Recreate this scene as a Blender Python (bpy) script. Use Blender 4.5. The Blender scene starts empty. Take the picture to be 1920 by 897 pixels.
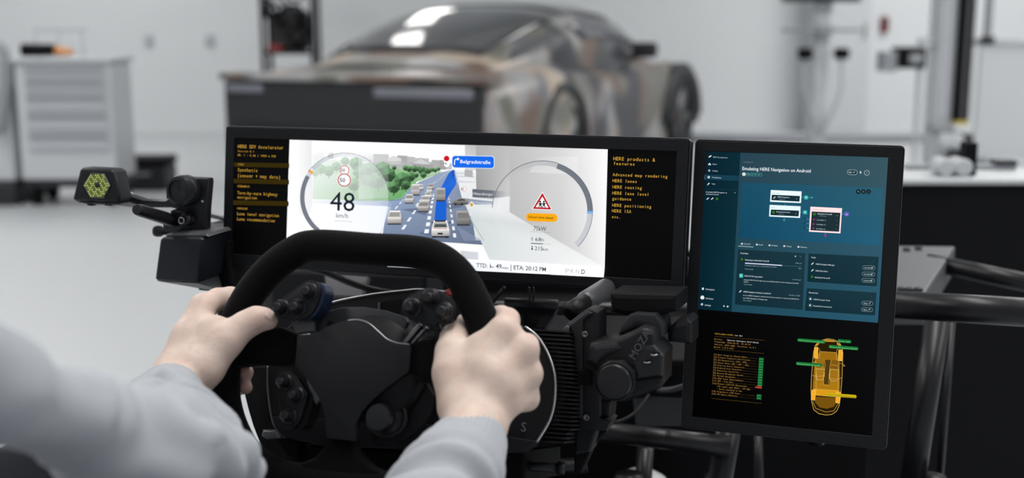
import bpy, bmesh, math, random
import numpy as np
from mathutils import Vector, Matrix, noise
random.seed(7)
SC = bpy.context.scene
COL = SC.collection
# ------------------------------------------------------------------ camera
F = 2200.0                                   # focal length in pixels of the 1920x897 frame
PITCH = math.atan(398.5 / F)
CAM = Vector((0, 0, 1.12))
RIGHT = Vector((1, 0, 0)); UP = Vector((0, math.sin(PITCH), math.cos(PITCH))); FWD = Vector((0, math.cos(PITCH), -math.sin(PITCH)))
cd = bpy.data.cameras.new('camera'); cam = bpy.data.objects.new('camera', cd); COL.objects.link(cam)
cam.location = CAM; cam.rotation_euler = (math.pi / 2 - PITCH, 0, 0)
cd.sensor_width = 36; cd.lens = F / 1920 * 36; cd.clip_start = 0.02; cd.clip_end = 100
cd.dof.use_dof = True; cd.dof.focus_distance = 1.20; cd.dof.aperture_fstop = 3.5
SC.camera = cam
# ------------------------------------------------------------------ world, exposure, ceiling lamps
w = bpy.data.worlds.new('World'); SC.world = w; w.use_nodes = True
w.node_tree.nodes['Background'].inputs[0].default_value = (0.90, 0.95, 1.0, 1)
w.node_tree.nodes['Background'].inputs[1].default_value = 0.34
SC.view_settings.view_transform = 'Standard'; SC.view_settings.look = 'None'
SC.view_settings.exposure = 0.0; SC.view_settings.gamma = 1.0
SC.view_settings.use_curve_mapping = False
CEIL = 4.3
LAMPS = []   # (x, y, length along the car axis, watts)
# ------------------------------------------------------------------ geometry of the place
def ray(px, py):
    return RIGHT * ((px - 960) / F) - UP * ((py - 448.5) / F) + FWD
def P(px, py, d):
    return CAM + ray(px, py) * d
RX = Vector((0.9578, -0.2874, 0)).normalized()      # the rig stands turned to the camera: its right
RF = Vector((0.2874, 0.9578, 0)).normalized()       # its forward
UZ = Vector((0, 0, 1))
class Plane:
    def __init__(s, o, x, up):
        s.o = Vector(o); s.x = Vector(x).normalized(); u = Vector(up)
        s.n = s.x.cross(u).normalized(); s.u = s.n.cross(s.x).normalized()
    def at(s, px, py, off=0.0):                      # where the sight line through a pixel meets the plane
        r = ray(px, py); o = s.o + s.n * off
        t = (o - CAM).dot(s.n) / r.dot(s.n)
        return CAM + r * t
    def loc(s, px, py):
        p = s.at(px, py) - s.o
        return (p.dot(s.x), p.dot(s.u))
    def pt(s, x, y, off=0.0):
        return s.o + s.x * x + s.u * y + s.n * off
def rig_plane(px, py, d, tilt=0.0):
    t = math.radians(tilt)
    return Plane(P(px, py, d), RX, RF * math.sin(t) + UZ * math.cos(t))
def cam_plane(px, py, d, yaw=0.0, tilt=0.0):
    y = math.radians(yaw); t = math.radians(tilt)
    x = Vector((math.cos(y), math.sin(y), 0)); f = Vector((-math.sin(y), math.cos(y), 0))
    return Plane(P(px, py, d), x, f * math.sin(t) + UZ * math.cos(t))
def ZM(ox, oy, s):                                   # coordinates read off an enlarged crop
    return lambda x, y: (ox + x / s, oy + y / s)
# ------------------------------------------------------------------ materials
def new_mat(name):
    m = bpy.data.materials.new(name); m.use_nodes = True
    return m, m.node_tree.nodes, m.node_tree.links, m.node_tree.nodes['Principled BSDF']
def mat(name, col, rough=0.5, metal=0.0, spec=0.5, bump=0.0, bscale=200.0, var=0.0, sheen=0.0, coat=0.0, sss=0.0):
    m, n, l, b = new_mat(name)
    b.inputs['Base Color'].default_value = (*col, 1); b.inputs['Roughness'].default_value = rough
    b.inputs['Metallic'].default_value = metal; b.inputs['Specular IOR Level'].default_value = spec
    if sheen: b.inputs['Sheen Weight'].default_value = sheen; b.inputs['Sheen Roughness'].default_value = 0.4
    if coat: b.inputs['Coat Weight'].default_value = coat; b.inputs['Coat Roughness'].default_value = 0.1
    if sss:
        b.inputs['Subsurface Weight'].default_value = sss; b.inputs['Subsurface Radius'].default_value = (0.006, 0.0025, 0.0015)
        b.inputs['Subsurface Scale'].default_value = 1.0
    tc = n.new('ShaderNodeTexCoord')
    nz = n.new('ShaderNodeTexNoise'); nz.inputs['Scale'].default_value = bscale; nz.inputs['Detail'].default_value = 4
    l.new(tc.outputs['Object'], nz.inputs['Vector'])
    if var:
        mx = n.new('ShaderNodeMixRGB'); mx.blend_type = 'MULTIPLY'; mx.inputs[0].default_value = var
        mx.inputs[1].default_value = (*col, 1); l.new(nz.outputs['Color'], mx.inputs[2]); l.new(mx.outputs[0], b.inputs['Base Color'])
    if bump:
        bp = n.new('ShaderNodeBump'); bp.inputs['Strength'].default_value = bump; bp.inputs['Distance'].default_value = 0.001
        l.new(nz.outputs['Fac'], bp.inputs['Height']); l.new(bp.outputs[0], b.inputs['Normal'])
    return m
M = {}
M['wall'] = mat('white_paint', (0.72, 0.745, 0.765), 0.7, bump=0.05, bscale=60)
M['floor'] = mat('pale_epoxy', (0.53, 0.55, 0.57), 0.42, bump=0.03, bscale=15, var=0.06)
M['ceil'] = mat('ceiling_paint', (0.8, 0.8, 0.8), 0.8)
M['plastic'] = mat('black_plastic', (0.0065, 0.0068, 0.0085), 0.48, spec=0.28, bump=0.15, bscale=900)
M['plastic2'] = mat('dark_grey_plastic', (0.012, 0.0125, 0.0155), 0.45, spec=0.34, bump=0.1, bscale=900)
M['bezel'] = mat('bezel_plastic', (0.007, 0.0073, 0.0095), 0.42, spec=0.3)
M['navy'] = mat('dark_blue_grey_shell', (0.008, 0.010, 0.016), 0.48, spec=0.35)
M['blue'] = mat('blue_anodised', (0.006, 0.015, 0.05), 0.4, metal=0.1)
M['suede'] = mat('black_suede', (0.0060, 0.0060, 0.0068), 0.95, spec=0.1, bump=0.8, bscale=900, var=0.5, sheen=0.07)
M['hub'] = mat('satin_black_plate', (0.0075, 0.0078, 0.0098), 0.52, spec=0.3)
M['rubber'] = mat('black_rubber', (0.009, 0.0094, 0.0118), 0.4, spec=0.42)
M['plate'] = mat('satin_dark_plate', (0.013, 0.0138, 0.0175), 0.45, spec=0.45)
M['gloss'] = mat('black_gloss_tube', (0.008, 0.008, 0.010), 0.38, spec=0.4)
M['steel'] = mat('brushed_edge', (0.55, 0.55, 0.56), 0.3, metal=0.9)
M['edge'] = mat('dull_edge', (0.16, 0.16, 0.17), 0.35, metal=0.7)
M['grey'] = mat('grey_metal', (0.10, 0.10, 0.108), 0.45, metal=0.3)
M['beam'] = mat('painted_beam', (0.075, 0.079, 0.088), 0.5, bump=0.1, bscale=300)
M['pale'] = mat('pale_grey', (0.50, 0.52, 0.54), 0.5)
M['cab'] = mat('cabinet_grey', (0.58, 0.60, 0.625), 0.5)
M['cabd'] = mat('drawer_front_grey', (0.49, 0.51, 0.545), 0.5)
M['gap'] = mat('mid_grey_rail', (0.30, 0.315, 0.34), 0.5)  # one even mid grey for handles, trays, feet and hose
M['black'] = mat('matt_black', (0.0035, 0.0037, 0.0048), 0.65, spec=0.15)
M['dark'] = mat('dark_equipment', (0.018, 0.019, 0.022), 0.5)
M['red'] = mat('red_plastic', (0.22, 0.02, 0.022), 0.5)
M['orange'] = mat('orange_plastic', (0.75, 0.32, 0.10), 0.5)
M['white'] = mat('white_plastic', (0.75, 0.76, 0.77), 0.45)
M['yellow'] = mat('yellow_band', (0.6, 0.45, 0.05), 0.5)
M['bluegrey'] = mat('blue_grey_case', (0.22, 0.28, 0.34), 0.5)
M['sweat'] = mat('heather_grey_jersey', (0.44, 0.46, 0.50), 0.95, spec=0.1, bump=0.5, bscale=1200, var=0.10, sheen=0.15)
M['trous'] = mat('dark_trousers', (0.010, 0.011, 0.016), 0.9, spec=0.2)
M['tyre'] = mat('tyre_rubber', (0.012, 0.012, 0.013), 0.7)
M['glass'] = mat('tinted_glass', (0.035, 0.037, 0.042), 0.06, spec=0.6, coat=0.5)
M['glass2'] = mat('side_glass', (0.10, 0.105, 0.115), 0.12, spec=0.6)
M['lens'] = mat('lamp_strip_lens', (0.20, 0.21, 0.245), 0.25, spec=0.6)
def skin_mat():
    m, n, l, b = new_mat('skin')
    b.inputs['Roughness'].default_value = 0.5; b.inputs['Specular IOR Level'].default_value = 0.35
    b.inputs['Subsurface Weight'].default_value = 0.25; b.inputs['Subsurface Radius'].default_value = (0.005, 0.002, 0.0012); b.inputs['Subsurface Scale'].default_value = 1.0
    tc = n.new('ShaderNodeTexCoord')
    a = n.new('ShaderNodeTexNoise'); a.inputs['Scale'].default_value = 55; a.inputs['Detail'].default_value = 4
    l.new(tc.outputs['Object'], a.inputs['Vector'])
    r = n.new('ShaderNodeValToRGB'); e = r.color_ramp.elements
    e[0].position = 0.3; e[0].color = (0.64, 0.475, 0.40, 1); e[1].position = 0.7; e[1].color = (0.74, 0.60, 0.525, 1)
    l.new(a.outputs['Fac'], r.inputs[0])
    at = n.new('ShaderNodeAttribute'); at.attribute_name = 'flush'          # knuckles and fingertips are redder
    mx = n.new('ShaderNodeMixRGB'); mx.blend_type = 'MIX'; mx.inputs[2].default_value = (0.58, 0.30, 0.26, 1)
    l.new(at.outputs['Fac'], mx.inputs[0]); l.new(r.outputs[0], mx.inputs[1]); l.new(mx.outputs[0], b.inputs['Base Color'])
    bz = n.new('ShaderNodeTexVoronoi'); bz.inputs['Scale'].default_value = 700; l.new(tc.outputs['Object'], bz.inputs['Vector'])
    b2 = n.new('ShaderNodeTexNoise'); b2.inputs['Scale'].default_value = 160; b2.inputs['Detail'].default_value = 5; l.new(tc.outputs['Object'], b2.inputs['Vector'])
    ad = n.new('ShaderNodeMath'); ad.operation = 'MULTIPLY_ADD'; ad.inputs[1].default_value = 0.3
    l.new(bz.outputs['Distance'], ad.inputs[0]); l.new(b2.outputs['Fac'], ad.inputs[2])
    bp = n.new('ShaderNodeBump'); bp.inputs['Strength'].default_value = 0.35; bp.inputs['Distance'].default_value = 0.0012
    l.new(ad.outputs[0], bp.inputs['Height']); l.new(bp.outputs[0], b.inputs['Normal'])
    return m
M['skin'] = skin_mat()
def camo_mat():
    m, n, l, b = new_mat('camouflage_wrap')
    b.inputs['Roughness'].default_value = 0.34; b.inputs['Specular IOR Level'].default_value = 0.5
    tc = n.new('ShaderNodeTexCoord'); last = None
    layers = [((0.38, 0.375, 0.38), 0, 0), ((0.50, 0.41, 0.33), 1.3, 3.1), ((0.15, 0.155, 0.175), 1.1, 11.7), ((0.17, 0.11, 0.085), 1.2, 23.9), ((0.17, 0.17, 0.145), 1.5, 37.3), ((0.045, 0.047, 0.056), 1.25, 51.1)]
    for col, sc_, seed in layers:
        if last is None:
            rg = n.new('ShaderNodeRGB'); rg.outputs[0].default_value = (*col, 1); last = rg.outputs[0]; continue
        mp = n.new('ShaderNodeMapping'); mp.inputs['Location'].default_value = (seed, seed * .7, seed * .3); l.new(tc.outputs['Object'], mp.inputs['Vector'])
        a = n.new('ShaderNodeTexNoise'); a.inputs['Scale'].default_value = sc_; a.inputs['Detail'].default_value = 1.0; a.inputs['Distortion'].default_value = 0.8
        l.new(mp.outputs[0], a.inputs['Vector'])
        r = n.new('ShaderNodeMapRange'); r.inputs['From Min'].default_value = 0.51; r.inputs['From Max'].default_value = 0.57; l.new(a.outputs['Fac'], r.inputs['Value'])
        mx = n.new('ShaderNodeMixRGB'); l.new(r.outputs[0], mx.inputs[0]); l.new(last, mx.inputs[1]); mx.inputs[2].default_value = (*col, 1); last = mx.outputs[0]
    l.new(last, b.inputs['Base Color'])
    return m
M['camo'] = camo_mat()
def emit(name, col, s=1.0):
    m = bpy.data.materials.new(name); m.use_nodes = True; n = m.node_tree.nodes; l = m.node_tree.links
    n.remove(n['Principled BSDF']); e = n.new('ShaderNodeEmission'); e.inputs[0].default_value = (*col, 1); e.inputs[1].default_value = s
    l.new(e.outputs[0], n['Material Output'].inputs[0]); return m
def display_mat():                                    # what a lit display shows: colour and cover stored on the mesh
    m = bpy.data.materials.new('lit_display'); m.use_nodes = True; n = m.node_tree.nodes; l = m.node_tree.links
    n.remove(n['Principled BSDF'])
    e = n.new('ShaderNodeEmission'); t = n.new('ShaderNodeBsdfTransparent'); mx = n.new('ShaderNodeMixShader')
    a = n.new('ShaderNodeAttribute'); a.attribute_name = 'show'
    l.new(a.outputs['Color'], e.inputs[0]); l.new(a.outputs['Alpha'], mx.inputs[0]); l.new(t.outputs[0], mx.inputs[1]); l.new(e.outputs[0], mx.inputs[2])
    # added diffuse share of the picture's colour, a guide for denoising
    df = n.new('ShaderNodeBsdfDiffuse'); sc_ = n.new('ShaderNodeMixRGB'); sc_.blend_type = 'MULTIPLY'; sc_.inputs[0].default_value = 1; sc_.inputs[2].default_value = (0.16, 0.16, 0.16, 1)
    ad = n.new('ShaderNodeAddShader'); l.new(a.outputs['Color'], sc_.inputs[1]); l.new(sc_.outputs[0], df.inputs[0]); l.new(e.outputs[0], ad.inputs[0]); l.new(df.outputs[0], ad.inputs[1]); l.new(ad.outputs[0], mx.inputs[2])
    l.new(mx.outputs[0], n['Material Output'].inputs[0]); return m
M['show'] = display_mat()
M['lamp'] = emit('lamp_diffuser', (1.0, 0.98, 0.95), 7.0)
# ------------------------------------------------------------------ object helpers
BASE = {}
def tag(o, label=None, cat=None, group=None, kind=None):
    if label: o['label'] = label
    if cat: o['category'] = cat
    if group: o['group'] = group
    if kind: o['kind'] = kind
    return o
def thing(name, loc, label, cat, group=None):
    o = bpy.data.objects.new(name, None); COL.objects.link(o); o.location = loc; o.empty_display_size = 0.05
    BASE[o] = Vector(loc); return tag(o, label, cat, group)
def mk(name, verts, faces, m, parent=None, smooth=False, label=None, kind=None):
    verts = [Vector(v) for v in verts]
    if parent is not None: b = BASE[parent]
    else:
        b = Vector((sum(v.x for v in verts) / len(verts), sum(v.y for v in verts) / len(verts), min(v.z for v in verts)))
    me = bpy.data.meshes.new(name); me.from_pydata([v - b for v in verts], [], faces)
    bm = bmesh.new(); bm.from_mesh(me); bmesh.ops.recalc_face_normals(bm, faces=bm.faces); bm.to_mesh(me); bm.free()
    o = bpy.data.objects.new(name, me); COL.objects.link(o)
    if m is not None: me.materials.append(M[m] if isinstance(m, str) else m)
    if smooth:
        for p in me.polygons: p.use_smooth = True
    if parent is not None: o.parent = parent
    else: o.location = b
    BASE[o] = b
    if label: o['label'] = label
    if kind: o['kind'] = kind
    return o
class G:                                              # gathers shapes of ONE part
    def __init__(s): s.v = []; s.f = []
    def add(s, v, f):
        k = len(s.v); s.v += [Vector(q) for q in v]; s.f += [tuple(i + k for i in q) for q in f]; return s
    def build(s, name, m, parent=None, smooth=False, label=None, kind=None): return mk(name, s.v, s.f, m, parent, smooth, label, kind)
def from_bm(bm):
    bm.verts.index_update()
    return [v.co.copy() for v in bm.verts], [tuple(v.index for v in f.verts) for f in bm.faces]
def box(c, ax, ay, az, sx, sy, sz, bev=0.0, seg=2):
    bm = bmesh.new(); bmesh.ops.create_cube(bm, size=1)
    for v in bm.verts: v.co = Vector((v.co.x * sx, v.co.y * sy, v.co.z * sz))
    if bev: bmesh.ops.bevel(bm, geom=list(bm.edges), offset=bev, segments=seg, profile=0.5, affect='EDGES')
    c = Vector(c)
    for v in bm.verts: v.co = c + Vector(ax) * v.co.x + Vector(ay) * v.co.y + Vector(az) * v.co.z
    r = from_bm(bm); bm.free(); return r
XYZ = (Vector((1, 0, 0)), Vector((0, 1, 0)), Vector((0, 0, 1)))
def wbox(x0, x1, y0, y1, z0, z1, bev=0.0): return box(((x0 + x1) / 2, (y0 + y1) / 2, (z0 + z1) / 2), *XYZ, x1 - x0, y1 - y0, z1 - z0, bev)
def slab(front, vec, bev=0.0, seg=2):                 # an outline with thickness, its front edge rounded
    bm = bmesh.new(); vec = Vector(vec)
    fr = [bm.verts.new(Vector(p)) for p in front]; f = bm.faces.new(fr)
    r = bmesh.ops.extrude_face_region(bm, geom=[f])
    for e in r['geom']:
        if isinstance(e, bmesh.types.BMVert): e.co += vec
    bmesh.ops.recalc_face_normals(bm, faces=bm.faces)
    if bev:
        bm.edges.ensure_lookup_table(); fs = set(fr)
        es = [e for e in bm.edges if e.verts[0] in fs and e.verts[1] in fs]
        bmesh.ops.bevel(bm, geom=es, offset=bev, segments=seg, profile=0.5, affect='EDGES', clamp_overlap=True)
    r = from_bm(bm); bm.free(); return r
def spline(pts, n=8, closed=False):
    pts = [Vector(p) for p in pts]; N = len(pts); out = []
    for i in range(N if closed else N - 1):
        if closed: a, b, c, d = pts[(i - 1) % N], pts[i], pts[(i + 1) % N], pts[(i + 2) % N]
        else: a, b, c, d = pts[max(i - 1, 0)], pts[i], pts[i + 1], pts[min(i + 2, N - 1)]
        for k in range(n):
            t = k / n
            out.append(0.5 * ((2 * b) + (c - a) * t + (2 * a - 5 * b + 4 * c - d) * t * t + (3 * b - a - 3 * c + d) * t ** 3))
    if not closed: out.append(pts[-1])
    return out
def tube(path, r, seg=16, closed=False, cap=True):
    path = [Vector(p) for p in path]; N = len(path); rr = r if isinstance(r, (list, tuple)) else [r] * N
    v = []; f = []; ref = None
    for i in range(N):
        if closed: t = path[(i + 1) % N] - path[(i - 1) % N]
        else: t = path[min(i + 1, N - 1)] - path[max(i - 1, 0)]
        t.normalize()
        if ref is None:
            ref = Vector((0, 0, 1)) if abs(t.z) < 0.9 else Vector((1, 0, 0))
        ref = (ref - t * ref.dot(t)).normalized(); b = t.cross(ref)
        for k in range(seg):
            a = 2 * math.pi * k / seg
            v.append(path[i] + (ref * math.cos(a) + b * math.sin(a)) * rr[i])
    for i in range(N if closed else N - 1):
        for k in range(seg):
            a = i * seg + k; b = i * seg + (k + 1) % seg; j = (i + 1) % N
            f.append((a, b, j * seg + (k + 1) % seg, j * seg + k))
    if cap and not closed:
        f.append(tuple(range(seg))[::-1]); f.append(tuple(range((N - 1) * seg, N * seg)))
    return v, f
def lathe(o, axis, prof, seg=32, ref=None):           # prof: (radius, height along axis)
    o = Vector(o); axis = Vector(axis).normalized()
    ref = Vector(ref) if ref else (Vector((0, 0, 1)) if abs(axis.z) < 0.9 else Vector((1, 0, 0)))
    ref = (ref - axis * ref.dot(axis)).normalized(); b = axis.cross(ref); v = []; f = []
    for (r, h) in prof:
        for k in range(seg):
            a = 2 * math.pi * k / seg
            v.append(o + axis * h + (ref * math.cos(a) + b * math.sin(a)) * max(r, 1e-5))
    for i in range(len(prof) - 1):
        for k in range(seg):
            f.append((i * seg + k, i * seg + (k + 1) % seg, (i + 1) * seg + (k + 1) % seg, (i + 1) * seg + k))
    f.append(tuple(range(seg))[::-1]); f.append(tuple(range((len(prof) - 1) * seg, len(prof) * seg)))
    return v, f
def part(name, sh, m, parent=None, smooth=False, label=None, kind=None): return mk(name, sh[0], sh[1], m, parent, smooth, label, kind)
def autosmooth(o, deg=35):
    for p in o.data.polygons: p.use_smooth = True
    try: o.data.set_sharp_from_angle(angle=math.radians(deg))
    except Exception: pass
    return o
# ================================================================== the hall
WY = 12.7
tag(part('floor', wbox(-10, 10, -4, WY + 0.2, -0.1, 0), 'floor'), kind='structure')
tag(part('wall_back', wbox(-10, 10, WY, WY + 0.2, 0, CEIL), 'wall'), kind='structure')
tag(part('wall_left', wbox(-10.2, -10, -4, WY + 0.2, 0, CEIL), 'wall'), kind='structure')
tag(part('wall_right', wbox(10, 10.2, -4, WY + 0.2, 0, CEIL), 'wall'), kind='structure')
tag(part('ceiling', wbox(-10, 10, -4, WY + 0.2, CEIL, CEIL + 0.1), 'ceil'), kind='structure')
tag(part('baseboard_back', wbox(-10, 10, WY - 0.02, WY - 0.002, 0, 0.07), 'wall'), kind='structure')
# ceiling lamps: long diffuser strips in slim white housings
def ceiling_lamp(x, y, ln, wd, ang, watts, where):
    c, s = math.cos(ang), math.sin(ang); ax = Vector((c, s, 0)); ay = Vector((-s, c, 0))
    t = thing('ceiling_lamp', (x, y, CEIL - 0.12), 'long white strip lamp under the ceiling, ' + where, 'lamp', 'strip lamps under the ceiling')
    part('housing', box((x, y, CEIL - 0.06), ax, ay, XYZ[2], ln + 0.06, wd + 0.06, 0.115, 0.01), 'white', t)
    part('diffuser', box((x, y, CEIL - 0.125), ax, ay, XYZ[2], ln, wd, 0.012, 0.003), 'lamp', t)
    ld = bpy.data.lights.new('lamp_light', 'AREA'); ld.shape = 'RECTANGLE'; ld.size = ln; ld.size_y = wd; ld.energy = watts; ld.color = (1.0, 0.985, 0.96)
    lo = bpy.data.objects.new('lamp_light', ld); COL.objects.link(lo); lo.parent = t; lo.location = (0, 0, -0.02); lo.rotation_euler = (0, 0, ang)
LAMP_SPOTS = [(-3.5, 0.5, 'left of the driving rig'), (0.6, 1.2, 'above the driving rig'), (4.5, 0.5, 'right of the driving rig'),
              (-4.0, 5.0, 'left of the car'), (4.6, 5.0, 'right of the car'), (-4.5, 9.5, 'far left by the wall'), (4.5, 9.5, 'far right by the wall')]
for x, y, wh in LAMP_SPOTS: ceiling_lamp(x, y, 0.5, 3.0, 0, (46 if x < 0 else 58) if y < 3 else ((66 if x < 0 else 98) if y < 7 else (72 if x < 0 else 118)), wh)
def added_light_bar(a, b, where):                            # light bars added out of view to make the rear window's reflections
    a, b = Vector(a), Vector(b); d = (b - a).normalized(); s = d.cross(Vector((0, 1, 0))).normalized(); c = (a + b) / 2
    t = thing('added_light_bar', (c.x, WY, min(a.z, b.z)), 'slanted light bar added on the back wall for the rear window reflection, ' + where, 'lamp', 'added light bars on the back wall')
    part('housing', box(c + Vector((0, -.03, 0)), d, s, XYZ[1], (b - a).length + .04, .44, .055, .01), 'white', t)
    part('diffuser', box(c + Vector((0, -.062, 0)), d, s, XYZ[1], (b - a).length, .38, .012, .003), 'lamp', t)
added_light_bar((-1.66, WY, 4.05), (-1.56, WY, 3.72), 'the short upper one'); added_light_bar((-1.36, WY, 3.22), (-.86, WY, 2.3), 'the long lower one')
# ================================================================== the camouflaged car, seen from behind
CTH = math.radians(24.5)
cf = Vector((math.sin(CTH), math.cos(CTH), 0)); cr_ = Vector((math.cos(CTH), -math.sin(CTH), 0))
RRC = Vector((-0.0136 * 6.72, 6.72, 0)); CW = 0.985
C0 = RRC - cr_ * CW
def cp(s, y, z): return C0 + cf * s + cr_ * y + UZ * z
def ip(t, xs, ys): return float(np.interp(t, xs, ys))
car = thing('camouflaged_car', C0 + cf * 2.3, 'low fastback sports car in brown and grey camouflage wrap, seen from behind', 'car')
SS = [0.0, 0.03, 0.10, 0.25, 0.5, 0.8, 1.1, 1.5, 2.0, 2.5, 3.0, 3.4, 3.8, 4.2, 4.5, 4.65, 4.72]
v = []; f = []
for s in SS:
    wv = ip(s, [0, .1, .5, 1.1, 1.7, 2.4, 3.2, 3.8, 4.3, 4.6, 4.72], [.90, .955, .985, .99, .955, .93, .95, .975, .93, .80, .66])
    zt = ip(s, [0, .1, .5, 1.1, 2, 3, 3.6, 4.2, 4.72], [.825, .84, .86, .89, .90, .90, .84, .74, .58])
    zs = ip(s, [0, .1, .5, 1.1, 1.7, 2.4, 3.2, 3.8, 4.3, 4.72], [.79, .80, .83, .86, .82, .80, .81, .82, .70, .5])
    zb = ip(s, [0, .4, .8, 4.0, 4.72], [.26, .16, .13, .13, .2])
    half = [(0, zt), (.35 * wv, zt - .002), (.65 * wv, zt - .012), (.86 * wv, zs + .01), (.955 * wv, zs - .05), (.995 * wv, zs - .14), (1.0 * wv, .52), (.985 * wv, .36), (.955 * wv, zb + .03), (.90 * wv, zb), (.4 * wv, zb)]
    v += [cp(s, y, z) for y, z in reversed(half[1:])] + [cp(s, y * -1, z) if False else cp(s, -y, z) for y, z in half]
NR = 21
for i in range(len(SS) - 1):
    for k in range(NR - 1):
        f.append((i * NR + k, i * NR + k + 1, (i + 1) * NR + k + 1, (i + 1) * NR + k))
    f.append((i * NR + NR - 1, i * NR, (i + 1) * NR, (i + 1) * NR + NR - 1))
f.append(tuple(range(NR))); f.append(tuple(range((len(SS) - 1) * NR, len(SS) * NR)))
autosmooth(mk('body', v, f, 'camo', car), 50)
def GH(s, t, off=0.0):                                # the cabin's surface
    zr = ip(s, [.45, .8, 1.2, 1.6, 2.0, 2.4, 2.8, 3.2, 3.7], [.875, .985, 1.115, 1.225, 1.285, 1.295, 1.255, 1.11, .87])
    wb = ip(s, [.45, 1.0, 1.6, 2.4, 3.2, 3.7], [.62, .74, .80, .81, .78, .70])
    zb = .80; a = t * math.pi / 2
    y = (wb + off) * math.copysign(abs(math.sin(a)) ** .62, a); z = zb + (zr + off - zb) * abs(math.cos(a)) ** .62
    return cp(s, y, z)
def gpatch(s0, s1, t0, t1, off, ns=10, nt=10, sl=0.0):
    v = []; f = []
    for i in range(ns + 1):
        for k in range(nt + 1):
            tt = t0 + (t1 - t0) * k / nt; v.append(GH(s0 + (s1 - s0) * i / ns + sl * (abs(tt) - .5), tt, off))
    for i in range(ns):
        for k in range(nt): f.append((i * (nt + 1) + k, i * (nt + 1) + k + 1, (i + 1) * (nt + 1) + k + 1, (i + 1) * (nt + 1) + k))
    return v, f
def solid(name, sh, m, parent, th=.012, label=None):
    o = part(name, sh, m, parent, True, label); md = o.modifiers.new('thickness', 'SOLIDIFY'); md.thickness = th; md.offset = 0; return o
part('cabin_shell', gpatch(.45, 3.7, -.999, .999, 0, 24, 24), 'camo', car, True)
solid('rear_window', gpatch(.72, 1.78, -.46, .46, .008), 'glass', car)
solid('windscreen', gpatch(2.75, 3.5, -.46, .46, .008), 'glass', car)
solid('roof_panel', gpatch(1.86, 2.66, -.46, .46, .006), 'glass', car, label='black glass roof')
for sd in (1, -1):
    solid('quarter_window', gpatch(1.02, 1.58, sd * .60, sd * .78, .008, sl=-.7), 'glass2', car)
    solid('side_window', gpatch(1.70, 3.12, sd * .58, sd * .80, .008, sl=.5), 'glass2', car)
    # mirror on a short arm
    g = G(); g.add(*box(cp(2.86, sd * .93, .94), cf, cr_, UZ, .10, .20, .12, .03)); g.add(*tube([cp(2.9, sd * .78, .86), cp(2.88, sd * .88, .90)], .02, 8)); g.build('mirror', 'dark', car)
    for s in (1.08, 3.82):
        wh = part('wheel', lathe(cp(s, sd * .80, .345), cr_ * sd, [(.20, -.06), (.335, -.06), (.345, -.03), (.345, .15), (.335, .175), (.255, .185), (.25, .16), (.06, .15), (.05, .17), (.0, .17)], 36), 'tyre', car, True)
        for k in range(5):
            a = k * 2 * math.pi / 5; dd = cf * math.cos(a) + UZ * math.sin(a); ee = cf * -math.sin(a) + UZ * math.cos(a)
            part('spoke', box(cp(s, sd * .965, .345) + dd * .13, dd, ee, cr_, .24, .05, .02, .006), 'grey', wh)
        arch = []
        for k in range(17):
            a = math.radians(-10 + 200 * k / 16); arch.append(cp(s, sd * .965, .345) + cf * math.cos(a) * .385 + UZ * math.sin(a) * .385)
        part('arch_lip', tube(arch, .04, 8), 'dark', car, True)
    # dark swollen front fender
    vv, ff = [], []
    for i in range(13):
        a = math.radians(180 * i / 12)
        for (r, yy) in ((.40, .80), (.46, .86), (.47, .97), (.42, 1.0), (.36, .99)):
            vv.append(cp(3.82, 0, .345) + cr_ * sd * yy + cf * math.cos(a) * r * 1.15 + UZ * math.sin(a) * r)
    for i in range(12):
        for k in range(4): ff.append((i * 5 + k, i * 5 + k + 1, i * 5 + k + 6, i * 5 + k + 5))
    solid('fender', (vv, ff), 'dark', car, .01)
# the dark tail with its lamp strip
def tail(y0, y1, z0, z1, pr, th, m, name, label=None, bev=.01):
    return part(name, box(cp(-pr + th / 2, (y0 + y1) / 2, (z0 + z1) / 2), cf, cr_, UZ, th, y1 - y0, z1 - z0, bev), m, car, label=label)
tail(-.905, .905, .30, .785, .03, .08, 'dark', 'rear_panel')
tail(-.88, -.60, .715, .765, .045, .03, 'lens', 'tail_lamp'); tail(.20, .86, .705, .765, .045, .03, 'lens', 'tail_lamp')
tail(-.80, .80, .50, .53, .045, .03, 'plastic2', 'tail_ridge'); tail(-.3, .3, .38, .48, .04, .03, 'pale', 'plate_recess')
for k in range(6): tail(-.62 + k * .25 - .01, -.62 + k * .25 + .01, .2, .34, .06, .16, 'dark', 'diffuser_fin')
tail(-.93, .93, .79, .835, .055, .22, 'camo', 'tail_spoiler', bev=.015)
# ================================================================== far things
# tool cabinet at the left
tc0 = P(132, 370, 1); d7 = 1.12 / ((372 - 50) / F) * math.cos(PITCH) ** 0
def wall_pt(px, py, y=WY):
    r = ray(px, py); return CAM + r * (y / r.y)
def ypt(px, py, y): return wall_pt(px, py, y)
def floor_at(px, py):
    r = ray(px, py); t = -CAM.z / r.z; return CAM + r * t
def up_from(px, py_floor, py):                        # height above a floor spot at which a pixel row lies
    p = floor_at(px, py_floor); r = ray(px, py); t = p.y / r.y; return (CAM + r * t).z
A = floor_at(45, 388); y7 = A.y; B = ypt(222, 388, y7)
cabl = thing('tool_cabinet', ((A.x + B.x) / 2, y7 + .25, 0), 'pale grey workshop drawer cabinet on black castors by the left edge', 'cabinet')
zt = up_from(130, 388, 118); zl = .17
part('body', wbox(A.x, B.x, y7, y7 + .40, zl, zt, .015), 'cab', cabl)
part('worktop', wbox(A.x - .02, B.x + .02, y7 - .02, y7 + .42, zt, zt + .03, .008), 'cabd', cabl)
rows = [(.88, .98), (.755, .86), (.60, .735), (.43, .58), (.26, .41)]
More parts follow.
